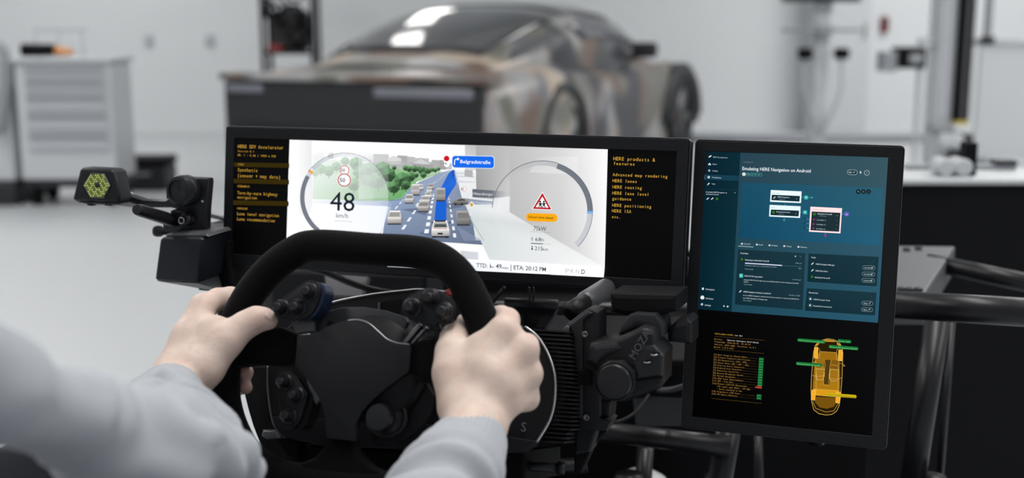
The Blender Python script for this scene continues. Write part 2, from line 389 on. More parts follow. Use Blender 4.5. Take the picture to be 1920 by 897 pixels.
for a, b in rows:
    z0 = zl + (zt - zl) * a; z1 = zl + (zt - zl) * b
    dr = part('drawer', wbox(A.x + .065, B.x - .03, y7 - .018, y7 + .02, z0, z1, .006), 'cabd', cabl)
    part('handle', wbox(A.x + .075, B.x - .04, y7 - .032, y7 - .012, z1 - .03, z1 - .008, .004), 'gap', dr)
for x in (A.x + .06, B.x - .06):
    for y in (y7 + .07, y7 + .33):
        c = part('castor', lathe((x - .02, y, .075), (1, 0, 0), [(.03, 0), (.074, .005), (.074, .04), (.03, .045)], 20), 'black', cabl, True)
        part('fork', wbox(x - .035, x + .035, y - .03, y + .03, .13, zl, .004), 'dark', c)
part('plinth', wbox(A.x + .005, B.x - .005, y7 + .02, y7 + .38, .12, zl + .01, .01), 'dark', cabl)
# on the cabinet: a black power tool and a coiled hose arm
tx = A.x; zz = zt + .03
pt = thing('power_tool', (tx + .12, y7 + .2, zz), 'black cordless tool with an orange end lying on the pale drawer cabinet', 'tool')
part('tool_body', tube([(tx - .02, y7 + .2, zz + .045), (tx + .19, y7 + .2, zz + .045)], [.042, .036], 14), 'black', pt, True)
part('nose', tube([(tx + .19, y7 + .2, zz + .04), (tx + .30, y7 + .2, zz + .032)], [.03, .018], 12), 'orange', pt, True)
part('grip', box((tx + .07, y7 + .26, zz + .03), *XYZ, .06, .13, .05, .012), 'dark', pt)
wire = thing('wire_tray', (tx + .18, y7 + .38, zz), 'small grey wire tray behind the black tool on the drawer cabinet', 'tray')
part('tray_rim', tube([(tx + .02, y7 + .32, zz + .17), (tx + .32, y7 + .32, zz + .17), (tx + .32, y7 + .39, zz + .17), (tx + .02, y7 + .39, zz + .17)], .008, 8, True), 'cabd', wire, True)
for x in (.02, .17, .32): part('tray_leg', tube([(tx + x, y7 + .32, zz), (tx + x, y7 + .32, zz + .17)], .006, 6), 'cabd', wire, True)
# grey vacuum unit with hose at the frame's edge
A2 = floor_at(-60, 386)
vac = thing('extractor_unit', (A2.x, A2.y + .2, 0), 'blue-grey dust extractor with a hanging hose left of the drawer cabinet', 'machine')
zt2 = up_from(10, 386, 112); x1 = floor_at(34, 386).x
part('case', wbox(A2.x - .3, x1, A2.y, A2.y + .5, .15, zt2, .03), 'cab', vac)
part('base', wbox(A2.x - .3, x1, A2.y - .02, A2.y + .5, 0.0, .15, .02), 'dark', vac)
hp = [(x1 - .28, A2.y - .04, zt2 + .10), (x1 - .05, A2.y - .04, zt2 + .09), (x1 + .01, A2.y - .05, zt2 - .02), (x1 - .02, A2.y - .05, zt2 - .25), (x1 - .07, A2.y - .05, zt2 - .45)]
part('hose', tube(spline(hp, 6), .035, 12), 'gap', vac, True)
part('nozzle', tube([(x1 - .30, A2.y - .04, zt2 + .10), (x1 - .08, A2.y - .04, zt2 + .10)], [.03, .04], 12), 'black', vac, True)
# dark crate on the floor
q = floor_at(268, 358)
cr8 = thing('floor_crate', (q.x, q.y + .15, 0), 'small black equipment case on the pale floor right of the drawer cabinet', 'case')
part('case_body', wbox(q.x - .17, q.x + .16, q.y, q.y + .3, .0, .17, .02), 'dark', cr8)
part('case_lid', wbox(q.x - .18, q.x + .17, q.y - .01, q.y + .31, .17, .225, .02), 'black', cr8)
part('case_handle', tube([(q.x - .07, q.y - .012, .12), (q.x - .07, q.y - .04, .12), (q.x + .06, q.y - .04, .12), (q.x + .06, q.y - .012, .12)], .009, 8), 'gap', cr8, True)
for px, wh in ((280, 'left of the two small wall fittings'), (394, 'right of the two small wall fittings')):
    c = wall_pt(px, 76); t = thing('wall_socket', (c.x, WY, c.z - .05), 'small grey fitting on the white back wall, ' + wh, 'socket', 'fittings on the back wall')
    part('plate', wbox(c.x - .045, c.x + .045, WY - .03, WY - .002, c.z - .06, c.z + .06, .006), 'pale', t)
    part('insert', lathe((c.x, WY - .03, c.z), (0, -1, 0), [(.032, 0), (.032, .012), (.02, .014)], 16), 'cabd', t, True)
# dark engine trolley behind the car
ey = 11.4
e0 = ypt(500, 100, ey); e1 = ypt(592, 100, ey)
eng = thing('engine_trolley', ((e0.x + e1.x) / 2, ey, 0), 'tall black trolley crowded with dark hoses and a red part behind the car', 'trolley')
for x in (e0.x, e1.x):
    for y in (ey - .15, ey + .2): part('post', wbox(x - .02, x + .02, y - .02, y + .02, 0, 1.75), 'black', eng)
for z in (.25, .86, 1.70): part('shelf', wbox(e0.x - .02, e1.x + .02, ey - .17, ey + .22, z, z + .03, .004), 'dark', eng)
rnd = random.Random(3)
for k in range(11):
    cx = e0.x + .05 + rnd.random() * (e1.x - e0.x - .1); cz = .98 + rnd.random() * .5; r = .05 + rnd.random() * .08
    ring = [(cx + r * math.cos(a * math.pi / 6), ey - .1 + .05 * rnd.random(), cz + r * math.sin(a * math.pi / 6)) for a in range(12)]
    part('coiled_hose', tube(ring, .016, 8, True), 'black' if k % 3 else 'dark', eng, True)
part('manifold', wbox(e0.x + .06, e1.x - .06, ey - .06, ey + .12, .89, 1.28, .05), 'dark', eng)
part('red_valve', wbox(e0.x + .04, e0.x + .18, ey - .18, ey - .05, .885, .95, .02), 'red', eng)
# charging station with display, two plugs and a column
sy = 9.6
def at_y(px, py): return ypt(px, py, sy)
kx = at_y(1540, 100).x
st = thing('test_station', (kx, sy, 0), 'pale slim measuring station with a dark screen and two black plugs, behind the portrait monitor', 'machine')
zc = lambda py: at_y(1540, py).z
part('column', wbox(kx - .055, kx + .06, sy, sy + .12, .06, zc(10), .012), 'cab', st)
part('foot', wbox(kx - .32, kx + .32, sy - .2, sy + .35, 0, .06, .015), 'gap', st)
a, b = at_y(1464, 0).x, at_y(1612, 0).x
dp = part('display', wbox(a, b, sy - .06, sy + .0, zc(4), zc(4) + .42, .012), 'dark', st); part('display_face', wbox(a + .02, b - .02, sy - .064, sy - .058, zc(4) + .02, zc(4) + .40, .001), 'glass', dp)
part('neck', wbox(kx - .075, kx + .07, sy - .03, sy + .03, zc(22), zc(4), .01), 'gap', st)
part('tray', wbox(at_y(1470, 50).x, at_y(1608, 50).x, sy - .1, sy + .1, zc(60), zc(53), .006), 'gap', st)
part('tray_clamp', wbox(kx - .06, kx + .06, sy - .11, sy - .02, zc(66), zc(48), .012), 'gap', st)
for px in (1505, 1573):
    c = at_y(px, 100); pl = part('plug', wbox(c.x - .055, c.x + .055, sy - .14, sy - .02, c.z - .045, c.z + .045, .025), 'black', st)
    part('plug_holder', wbox(min(c.x, kx), max(c.x, kx), sy - .02, sy + .02, c.z - .008, c.z + .008, .002), 'wall', pl)
    part('plug_cable', tube(spline([(c.x, sy - .06, c.z - .04), (c.x + .01, sy - .07, c.z - .3), (kx + .02, sy - .03, .25)], 6), .014, 8), 'pale', pl, True)
# tall pale locker panel behind the station
c0, c1 = ypt(1400, 240, 12.2), ypt(1623, 240, 12.2)
lk = thing('wall_locker', ((c0.x + c1.x) / 2, 12.3, 0), 'tall pale grey locker against the back wall behind the slim station', 'locker')
part('carcass', wbox(c1.x - .55, c1.x, 12.2, 12.65, .0, 3.0, .01), 'cab', lk); dr = part('door', wbox(c1.x - .53, c1.x - .02, 12.18, 12.2, .05, 2.95, .006), 'cab', lk)
part('handle', wbox(c1.x - .08, c1.x - .06, 12.15, 12.18, 1.0, 1.15, .004), 'gap', dr)
# low bench rail under the wall
c0, c1 = ypt(1345, 250, 11.5), ypt(1480, 250, 11.5)
bn = thing('floor_kerb', ((c0.x + c1.x) / 2, 11.5, 0), 'low grey cable duct on the floor under the white wall', 'cable duct')
part('duct', wbox(c0.x - .3, c1.x + 1.4, 11.45, 11.6, 0, .07, .01), 'gap', bn); part('duct_cover', wbox(c0.x - .3, c1.x + 1.4, 11.44, 11.61, .07, .09, .006), 'cabd', bn)
# red call point on the wall
c = wall_pt(1657, 46); t = thing('alarm_button', (c.x, WY, c.z - .1), 'small dark red alarm unit high on the white wall', 'alarm')
part('case', wbox(c.x - .04, c.x + .04, WY - .06, WY - .002, c.z - .085, c.z + .085, .015), 'red', t); part('bell', lathe((c.x, WY - .06, c.z + .02), (0, -1, 0), [(.03, 0), (.026, .03), (.01, .04)], 16), 'dark', t, True)
# black wheel-sensor box on a stand
sy = 9.0; c = at_y(1700, 112); cl = at_y(1665, 120); cr2 = at_y(1735, 100)
sb = thing('sensor_stand', (cr2.x, sy, 0), 'black boxy instrument on a thin pale stand left of the lift column', 'machine')
part('instrument', wbox(at_y(1683, 0).x, at_y(1736, 0).x, sy - .1, sy + .1, at_y(0, 128).z, at_y(0, 88).z, .012), 'black', sb)
part('side_case', wbox(at_y(1655, 0).x, at_y(1684, 0).x, sy - .08, sy + .08, at_y(0, 134).z, at_y(0, 96).z, .012), 'gap', sb)
part('front_plate', wbox(at_y(1703, 0).x, at_y(1728, 0).x, sy - .115, sy - .09, at_y(0, 118).z, at_y(0, 100).z, .004), 'gap', sb)
part('stand_post', wbox(cr2.x - .05, cr2.x - .02, sy - .02, sy + .02, .03, at_y(0, 128).z, .004), 'cabd', sb)
part('stand_foot', wbox(cr2.x - .25, cr2.x + .15, sy - .2, sy + .2, 0, .03, .006), 'gap', sb)
# vehicle lift column
sy = 7.6
lf = thing('vehicle_lift', (at_y(1800, 240).x, sy + .1, 0), 'tall vehicle lift column, black rail on pale post, at the right', 'lift')
X = lambda px: ypt(px, 150, sy).x
Z = lambda py: ypt(1800, py, sy).z
def leaning(px0, px1): return X(px0), X(px1)
part('post', wbox(X(1766), X(1796), sy + .06, sy + .3, 0, 3.4, .01), 'cab', lf)
part('post_web', wbox(X(1774), X(1786), sy + .045, sy + .06, 0, 3.4, .004), 'cabd', lf)
part('black_rail', wbox(X(1795), X(1822), sy, sy + .12, Z(228), 3.4, .008), 'black', lf)
part('rail_groove', wbox(X(1805), X(1811), sy - .008, sy + .004, Z(225), 3.4, .002), 'grey', lf)
part('rail_end', wbox(X(1796), X(1820), sy - .01, sy + .11, Z(234), Z(227), .004), 'yellow', lf)
part('cross_bar', wbox(X(1735), X(1925), sy + .12, sy + .2, Z(86), Z(72), .006), 'pale', lf)
part('hanging_rod', wbox(X(1848), X(1860), sy + .05, sy + .1, Z(76), 3.0, .006), 'gap', lf)
part('rod_end', wbox(X(1846), X(1866), sy + .04, sy + .12, Z(84), Z(68), .01), 'dark', lf)
part('carriage', wbox(X(1795), X(1822), sy - .1, sy + .16, Z(280), Z(250), .015), 'black', lf)
part('foot_plate', wbox(X(1742) - .1, X(1822) + .15, sy - .15, sy + .4, 0, .03, .004), 'gap', lf)
part('strut', wbox(X(1798), X(1818), sy + .0, sy + .12, .03, Z(262), .008), 'dark', lf)
for px in (1768, 1788):
    part('pulley', lathe((X(px), sy - .08, Z(262)), (0, -1, 0), [(.0, 0), (.05, 0), (.055, .02), (.05, .05), (.02, .055)], 20), 'pale', lf, True)
part('motor', wbox(X(1752), X(1796), sy - .03, sy + .10, Z(252), Z(234), .02), 'gap', lf)
# white panel door at the far right
d0, d1 = ypt(1832, 200, 9.5), ypt(2050, 200, 9.5)
pd = thing('partition_panel', ((d0.x + d1.x) / 2, 9.5, 0), 'wide pale blue-grey partition board standing right of the lift column', 'partition')
part('board', wbox(d0.x, d1.x, 9.5, 9.56, .06, ypt(1832, 85, 9.5).z, .006), 'cab', pd)
part('rail', wbox(d0.x, d1.x, 9.48, 9.58, ypt(1832, 85, 9.5).z, ypt(1832, 80, 9.5).z, .006), 'gap', pd)
for x in (d0.x + .1, d1.x - .1): part('foot', wbox(x - .03, x + .03, 9.3, 9.76, 0, .06, .01), 'gap', pd)
# ================================================================== black bench at the right, footwell
yb = 2.55
def yx(px, y): return (px - 960) / F * (y * math.cos(PITCH) + 0) if False else ypt(px, 500, y).x
bx0, bx1 = ypt(1560, 400, yb).x, ypt(2300, 400, yb).x; bz = ypt(1800, 336, yb).z
bench = thing('black_bench', ((bx0 + bx1) / 2, yb + .15, 0), 'low black cabinet with a pale narrow top behind the rig at the right', 'cabinet')
part('carcass', wbox(bx0, bx1, yb, yb + .22, 0, bz - .012, .004), 'black', bench)
part('top', wbox(bx0 - .01, bx1, yb - .01, yb + .21, bz - .012, bz, .003), 'pale', bench)
g = ypt(1780, 322, yb + .1)
clp = thing('hose_clamp_set', (g.x, yb + .1, bz), 'grey clamps and round hose ends lying on the narrow bench top', 'tools')
for px in (1758, 1790):
    c = ypt(px, 296, yb + .1); part('hose_end', lathe((c.x, yb + .04, bz + .020), (0, 1, 0), [(.012, 0), (.02, 0), (.02, .06), (.012, .06)], 20), 'pale', clp, True)
c = ypt(1806, 290, yb + .1); part('clamp_post', wbox(c.x - .014, c.x + .014, yb + .05, yb + .09, bz, bz + .075, .004), 'black', clp)
c0, c1 = ypt(1700, 310, yb + .17), ypt(1905, 310, yb + .17)
ru = thing('steel_rule', ((c0.x + c1.x) / 2, yb + .18, bz), 'long dark steel bar lying along the back of the bench top', 'bar')
part('bar', wbox(c0.x, c1.x, yb + .165, yb + .195, bz, bz + .012, .002), 'gap', ru); part('bar_end', wbox(c1.x - .05, c1.x, yb + .16, yb + .2, bz + .012, bz + .022, .002), 'dark', ru)
# ------------------------------------------------------------------ rig frame: tubes and footwell boards
FO = floor_at(960, 1700); RC = Vector((0.05, 1.75, 0))
rig = thing('driving_rig_frame', RC, 'black tubular frame and boards carrying the monitors and steering wheel', 'frame')
def rp(a, b, z): return RC + RX * a + RF * b + UZ * z     # rig coordinates
def fboard(px0, px1, y, ztop, name='footwell_board', m='black', th=.02):
    a = ypt(px0, 600, y); b = ypt(px1, 600, y)
    return part(name, box(((a.x + b.x) / 2, y, ztop / 2), *XYZ, b.x - a.x, th, ztop, .003), m, rig)
wz = ypt(900, 552, 1.95).z
fboard(482, 1640, 1.95, wz); fboard(490, 1600, 2.0, ypt(900, 470, 2.0).z, 'rear_board')
part('footwell_shelf', wbox(ypt(500, 600, 1.95).x, ypt(1290, 600, 1.95).x, 1.55, 1.95, wz - .012, wz, .003), 'black', rig)
part('footwell_floor', wbox(-.45, .75, .75, 1.95, .02, .05, .004), 'black', rig)
def tb(name, a, b, da, db, rpx, m='gloss', seg=18):
    p, q = P(*a, da), P(*b, db); r = rpx * (da + db) / 2 / F
    return part(name, tube([p, q], r, seg), m, rig, True)
tb('dash_tube', (900, 577), (1290, 581), 1.50, 1.42, 13)
tb('side_tube', (1640, 569), (1990, 590), 1.46, 1.36, 27)
tb('rear_tube', (1740, 492), (1960, 538), 1.85, 1.72, 17)
tb('lower_tube', (1100, 806), (1370, 838), 1.52, 1.48, 19)
tb('low_cross_tube', (560, 905), (1100, 872), 1.55, 1.50, 14)
for a, b, da, rr in (((1372, 770), (1330, 1010), 1.50, 24), ((1760, 585), (1706, 935), 1.52, 23), ((1420, 800), (1425, 1000), 1.6, 9), ((1210, 840), (1200, 1010), 1.6, 16), ((1785, 600), (1760, 920), 1.62, 7)):
    tb('upright_tube', a, b, da, da, rr)
for px in (1345, 1745):
    p = P(px, 935, 1.52); part('rig_foot', tube([Vector((p.x, p.y, 0)), Vector((p.x, p.y, p.z + .03))], .018, 16), 'gloss', rig, True)
for px, d in ((620, 1.55), (1180, 1.5)):
    p = P(px, 890, d); part('rig_foot', tube([Vector((p.x, p.y, 0)), Vector((p.x, p.y, p.z))], .018, 16), 'gloss', rig, True)
# grey box beam behind the portrait monitor
h = .36; n1 = P(1735, 549, h * F / 499 / math.cos(PITCH) * .985); zt = n1.z
def on_z(px, py, z): r = ray(px, py); return CAM + r * ((z - CAM.z) / r.z)
pa, pb, pc, pd_ = on_z(1560, 548, zt), on_z(1735, 549, zt), on_z(1791, 462, zt), on_z(1610, 460, zt)
part('box_beam', slab([pa, pb, pc, pd_], Vector((0, 0, -.045)), .004), 'beam', rig)
for px, py in ((1700, 470), (1722, 468)):
    c = on_z(px, py, zt); part('beam_screw', lathe(c, UZ, [(.006, 0), (.006, .004), (.003, .005)], 10), 'dark', rig, True)
for px, py in ((1690, 544), (1706, 545), (1722, 545)):
    c = on_z(px, py, zt); part('beam_weld', lathe(c, UZ, [(.007, 0), (.005, .004), (.001, .005)], 10), 'dark', rig, True)
# side arm of the frame behind the wide monitor, with the left mount
tb('monitor_bar', (392, 432), (470, 455), 1.46, 1.44, 16)
tb('thin_rod', (395, 404), (470, 420), 1.44, 1.43, 5, 'edge')
part('monitor_bar_long', tube([P(430, 442, 1.45), P(1290, 500, 1.34)], .011, 14), 'gloss', rig, True)
# bracket with hole under the wide monitor
bp_ = rig_plane(1000, 590, 1.38, 30)
part('bracket_plate', slab([bp_.at(*q) for q in ((948, 566), (1046, 571), (1040, 590), (1022, 618), (950, 612))], bp_.n * -.008, .002), 'plastic2', rig)
part('bracket_lip', tube([bp_.at(948, 567, .003), bp_.at(1046, 572, .003)], .006, 10), 'plastic2', rig, True)
part('bracket_hole', lathe(bp_.at(996, 601, .0005), bp_.n, [(.0085, 0), (.0085, .0012), (.006, .0016)], 18), 'black', rig, True)
for a, b in (((992, 540), (993, 562)), ((1000, 540), (1000, 562))): tb('hanging_strap', a, b, 1.33, 1.36, 2.2, 'dark', 8)
# cables
def cable(name, pts, r, m='rubber', parent=None):
    return part(name, tube(spline([P(*p) for p in pts], 8), r, 10), m, parent, True)
cable('frame_cable', [(560, 500, 1.42), (612, 512, 1.40), (660, 532, 1.38), (720, 548, 1.38), (790, 556, 1.4)], .0042, 'plastic2', rig)
cable('frame_cable', [(1216, 742, 1.5), (1190, 775, 1.42), (1155, 792, 1.35), (1120, 790, 1.3)], .0022, 'black', rig)
cable('frame_cable', [(1235, 732, 1.6), (1260, 731, 1.5), (1290, 722, 1.4)], .0035, 'grey', rig)
cable('frame_cable', [(925, 566, 1.4), (935, 552, 1.38), (945, 540, 1.36)], .0025, 'rubber', rig)
q = rig_plane(640, 540, 1.55, 35)
part('rear_plate', slab([q.at(*p) for p in ((606, 512), (690, 518), (676, 560), (612, 556))], q.n * -.01, .003), 'grey', rig)
q = rig_plane(1235, 775, 1.72, 10)
part('added_grey_plate', slab([q.at(*p) for p in ((1186, 745), (1292, 750), (1292, 800), (1192, 800))], q.n * -.01, .003), 'beam', rig)  # added plate standing in for a lit grey spot seen through the footwell
q = rig_plane(640, 530, 1.62, 0)
part('rear_housing', slab([q.at(*p) for p in ((505, 505), (800, 515), (810, 640), (505, 640))], q.n * -.06, .006), 'plastic', rig)
# pale rounded shoe tip far down in the footwell
g = P(1202, 905, 1.66)
sh = thing('white_cap', (g.x, g.y, .05), 'white rounded cap low in the dark footwell under the clamp', 'cap')
part('cap_dome', lathe(g + UZ * -.04, UZ, [(.045, 0), (.044, .03), (.036, .045), (.02, .055), (.0, .058)], 24), 'white', sh, True)
part('cap_stem', tube([Vector((g.x, g.y, .05)), g + UZ * -.03], .02, 14), 'dark', sh, True)
# ================================================================== left mount: sensor, knob, handle, box
Z1L = ZM(120, 280, 3.203)
lp = rig_plane(330, 370, 1.36, 4); lc = cam_plane(200, 350, 1.34, -6, 4)
sen = thing('infrared_sensor', lc.at(*Z1L(200, 330)), 'dark tracking sensor with a glowing yellow-green honeycomb on a black arm', 'sensor')
def outl(pl, pts, off=0.0, z=Z1L): return [pl.at(*z(*q), off) for q in pts]
o = part('housing', slab(outl(lc, [(92, 125), (108, 110), (280, 120), (306, 138), (336, 280), (334, 312), (320, 322), (66, 312), (50, 300), (54, 280)]), lc.n * -.03, .004, 3), 'plastic2', sen); autosmooth(o, 40)
part('underside', slab(outl(lc, [(64, 313), (322, 323), (405, 350), (330, 338), (130, 330)], -.004), lc.n * -.026, .001), 'grey', sen)
for a, b in ((135, 168), (240, 282)): part('foot_pad', slab(outl(lc, [(a, 330), (b, 332), (b - 4, 342), (a + 4, 340)], -.002), lc.n * -.012, .001), 'rubber', sen)
HX = [(165, 143), (240, 149), (276, 218), (240, 293), (160, 289), (118, 215)]
hexm = mat('led_window', (0.035, 0.045, 0.015), 0.3); M['ledw'] = hexm; M['led'] = emit('led_glow', (0.36, 0.44, 0.12), 1.0); M['led2'] = emit('led_dim', (0.13, 0.17, 0.06), 1.0)
part('honeycomb_window', slab(outl(lc, HX, .0012), lc.n * -.002, .0004), 'ledw', sen)
part('honeycomb_rim', tube(outl(lc, HX, .0013), .0006, 6, True), 'edge', sen)
g = G(); g2 = G(); cx, cy = 197, 218
for i in range(-6, 7):
    for j in range(-6, 7):
        x = cx + i * 14.2 + (j % 2) * 7.1; y = cy + j * 12.4
        if abs(x - cx) * .866 + abs(y - cy) * .5 < 62 and abs(y - cy) < 66 and (x - cx) ** 2 + (y - cy) ** 2 > 90:
            c = lc.at(*Z1L(x, y), .0012); (g if (i * 7 + j * 5) % 3 else g2).add(*lathe(c, lc.n, [(.0012, 0), (.0011, .0005), (.0004, .0008)], 6))
g.build('led_cells', 'led', sen, kind='stuff'); g2.build('led_cells', 'led2', sen, kind='stuff')
part('lens_pin', lathe(lc.at(*Z1L(200, 216), .0012), lc.n, [(.0035, 0), (.003, .001), (.001, .0015)], 12), 'dark', sen, True)
# bracket arm with knob
arm = thing('sensor_bracket', lp.at(*Z1L(700, 500)), 'black bracket arm with a big round knob and bolt beside the wide monitor', 'bracket')
lpa = rig_plane(330, 380, 1.355, 0)
o = part('arm_plate', slab(outl(lpa, [(336, 262), (470, 306), (606, 311), (640, 290), (664, 240), (668, 184), (690, 168), (860, 178), (866, 196), (852, 360), (846, 505), (600, 505), (600, 460), (690, 420), (700, 366), (640, 352), (480, 352), (338, 312)]), lpa.n * -.012, .002), 'plastic2', arm); autosmooth(o, 40)
part('lug', slab(outl(lpa, [(612, 246), (652, 238), (660, 262), (636, 270), (634, 296), (614, 300)], -.001), lpa.n * -.008, .001), 'plastic', arm)
part('eyelet', lathe(lpa.at(*Z1L(832, 314), .0), lpa.n, [(.0014, 0), (.0014, .001)], 12), 'pale', arm, True)
kn = part('knob', lathe(lpa.at(*Z1L(752, 246), 0), (lpa.n + Vector((-.10, 0, .05))), [(.0155, 0), (.0180, .003), (.0180, .016), (.0170, .019), (.0135, .020), (.0130, .018), (.006, .018)], 40), 'rubber', arm); autosmooth(kn, 40)
part('knob_cap', lathe(lpa.at(*Z1L(752, 243), .0165), (lpa.n + Vector((-.10, 0, .05))), [(.0, 0), (.0122, 0), (.0122, .003), (.0112, .004), (.0, .0043)], 36), 'plastic2', kn, True)
part('light_strip', slab(outl(lpa, [(334, 238), (362, 244), (460, 298), (420, 296), (338, 266)], -.03), lpa.n * -.004, .001), 'pale', arm)
lv = part('lever', slab(outl(lpa, [(636, 372), (660, 362), (700, 372), (745, 388), (772, 405), (776, 440), (750, 462), (720, 456), (690, 432), (640, 418)], .006), lpa.n * -.010, .002), 'plastic', arm)
bt = part('bolt', lathe(lpa.at(*Z1L(740, 419), .006), lpa.n, [(.0066, 0), (.0070, .004), (.0060, .006), (.0034, .0062), (.0034, .004), (.0, .004)], 24), 'rubber', arm); autosmooth(bt, 40)
part('bolt_ring', tube([lpa.pt(*[a + b for a, b in zip(lpa.loc(*Z1L(740, 419)), (.0036 * math.cos(t * math.pi / 10), .0036 * math.sin(t * math.pi / 10)))], .0123) for t in range(20)], .0007, 6, True), 'steel', bt, True)
part('thumb_screw', lathe(lpa.at(*Z1L(548, 492), -.004), RX, [(.0, 0), (.0062, 0), (.0068, .003), (.0062, .008), (.004, .011), (.004, .03)], 20), 'rubber', arm, True)
part('clamp_block', slab(outl(lpa, [(590, 452), (800, 455), (800, 515), (600, 512)], -.012), lpa.n * -.03, .002), 'plastic', arm)
h0 = P(*Z1L(440, 362), 1.27); h1 = P(*Z1L(665, 432), 1.36)
hd = part('handle_grip', tube([h0, h0.lerp(h1, .06), h0.lerp(h1, .7), h1], [.0060, .0068, .0074, .0070], 24), 'rubber', arm); autosmooth(hd, 40)
part('grip_cap', lathe(h0, (h0 - h1), [(.0, 0), (.0058, 0), (.0058, .0006), (.005, .0012), (.0, .0014)], 24), 'plastic2', hd)
# square housing below it
bxp = rig_plane(330, 495, 1.33, -3)
hb = thing('square_housing', bxp.at(350, 550), 'blue-black square plastic box below the knob, left of the wide monitor', 'box')
fr = outl(bxp, [(590, 530), (815, 530), (832, 545), (812, 790), (800, 806), (556, 792), (543, 778), (574, 545)])
o = part('shell', slab(fr, RF * .16, .005, 3), 'navy', hb); autosmooth(o, 40)
c = [bxp.at(*Z1L(x, y), -.004) for x, y in ((556, 792), (800, 806))]
part('sloped_base', ([c[0], c[1], c[1] + RF * .07 + UZ * -.02 + RX * .005, c[0] + RF * .05 + UZ * -.022 + RX * .07, c[0] + RF * .15, c[1] + RF * .15], [(0, 1, 2, 3), (3, 2, 5, 4), (0, 3, 4), (1, 5, 2), (0, 4, 5, 1)]), 'grey', hb)
part('seam_strip', slab(outl(bxp, [(606, 512), (850, 510), (870, 526), (620, 528)], -.006), RF * .05, .001), 'grey', hb)
hq = bxp.at(421, 540, -.09); part('housing_post', tube([hq, Vector((hq.x, hq.y, 0))], .010, 14), 'black', hb, True)
part('side_mass', slab(outl(bxp, [(815, 540), (985, 560), (1010, 880), (880, 860), (800, 850)], -.05), RF * .08, .004), 'black', hb)
# ================================================================== wheel base behind the steering wheel
WPL = Plane(P(655, 650, 1.05), RX, RF * math.sin(math.radians(18)) + UZ * math.cos(math.radians(18)))
def W(px, py, off=0.0): return WPL.at(px, py, off)
wb = thing('motor_housing', WPL.at(770, 835, -.12), 'black motor housing with silver-edged round face and cooling fins behind the steering wheel', 'motor')
BO = -.075
oc = [(520, 640), (548, 606), (600, 576), (660, 560), (720, 550), (790, 543), (850, 550), (905, 580), (950, 606), (985, 613), (1008, 632), (1028, 665), (1040, 705), (1040, 750), (1030, 790), (1005, 832), (985, 846), (940, 850), (600, 832), (530, 815), (512, 795), (503, 740), (502, 690)]
ocs = [W(p.x, p.y, BO) for p in spline([(x, y, 0) for x, y in oc], 3, True)]
part('face_plate', slab(ocs, WPL.n * -.012, .0015), 'hub', wb)
part('edge_trim', tube([W(p.x, p.y, BO + .001) for p in spline([(596, 575, 0), (640, 563, 0), (700, 552, 0), (760, 545, 0), (790, 543, 0), (840, 548, 0)], 6)], .0011, 8), 'steel', wb, True)
part('edge_trim', tube([W(p.x, p.y, BO + .001) for p in spline([(985, 613, 0), (1008, 632, 0), (1028, 665, 0), (1040, 705, 0), (1040, 750, 0), (1030, 790, 0), (1006, 830, 0)], 6)], .0012, 8), 'steel', wb, True)
part('edge_trim', tube([W(p.x, p.y, BO + .001) for p in spline([(502, 686, 0), (502, 730, 0), (508, 778, 0), (518, 806, 0), (535, 822, 0)], 6)], .0008, 8), 'edge', wb, True)
part('lower_band', slab([W(x, y, BO + .002) for x, y in ((509, 781), (800, 796), (1010, 828), (985, 848), (940, 852), (600, 836), (532, 820), (514, 800))], WPL.n * -.012, .001), 'plastic2', wb)
part('body', slab([W(x, y, BO - .014) for x, y in ((530, 640), (640, 572), (800, 556), (960, 615), (1050, 640), (1062, 720), (1045, 800), (985, 838), (560, 826), (520, 760))], WPL.n * -.16, .004), 'plastic', wb)
part('divider', slab([W(x, y, BO + .003) for x, y in ((709, 567), (712, 567), (710, 592), (707, 592))], WPL.n * -.003), 'edge', wb)
part('recess', slab([W(x, y, BO + .001) for x, y in ((716, 566), (752, 562), (748, 592), (713, 594))], WPL.n * -.003), 'black', wb)
NF = 27
for k in range(NF):
    y = 618 + k * 8.0; u = (k - (NF - 1) / 2) / ((NF - 1) / 2)
    xi = 1034 - 44 * u * u if u > 0 else 1030 - 40 * u * u
    xo = 1076 - 10 * u * u - (8 if u > .8 else 0)
    part('fin', slab([W(xi - 14, y - 2, BO - .012), W(xo, y + 3, BO - .006), W(xo, y + 6.2, BO - .006), W(xi - 14, y + 1.2, BO - .012)], WPL.n * -.05), 'plastic2', wb)
part('fin_core', slab([W(x, y, BO - .03) for x, y in ((1000, 618), (1066, 628), (1066, 812), (1000, 838))], WPL.n * -.05), 'black', wb)
g = W(980, 800, BO + .001)
part('bolt_rod', tube([P(930, 872, 1.13), P(1046, 878, 1.10)], .0045, 14), 'rubber', wb, True); part('rod_end', lathe(P(1046, 878, 1.10), RX, [(.0, 0), (.0062, 0), (.0062, .006), (.003, .007), (.003, .004), (.0, .004)], 16), 'plastic2', wb, True)
# foot strap of the housing seen at lower left
part('base_strap', slab([W(x, y, BO + .006) for x, y in ((492, 806), (518, 808), (524, 822), (500, 824), (489, 818))], WPL.n * -.03, .002), 'edge', wb)
part('base_leg', slab([W(x, y, BO - .02) for x, y in ((463, 686), (506, 686), (508, 790), (560, 830), (560, 862), (520, 866), (488, 836), (474, 800), (465, 770), (458, 742))], WPL.n * -.03, .002), 'black', wb)
part('base_plinth', slab([W(x, y, BO - .03) for x, y in ((510, 830), (770, 846), (985, 846), (985, 905), (520, 905))], WPL.n * -.14, .003), 'black', wb)
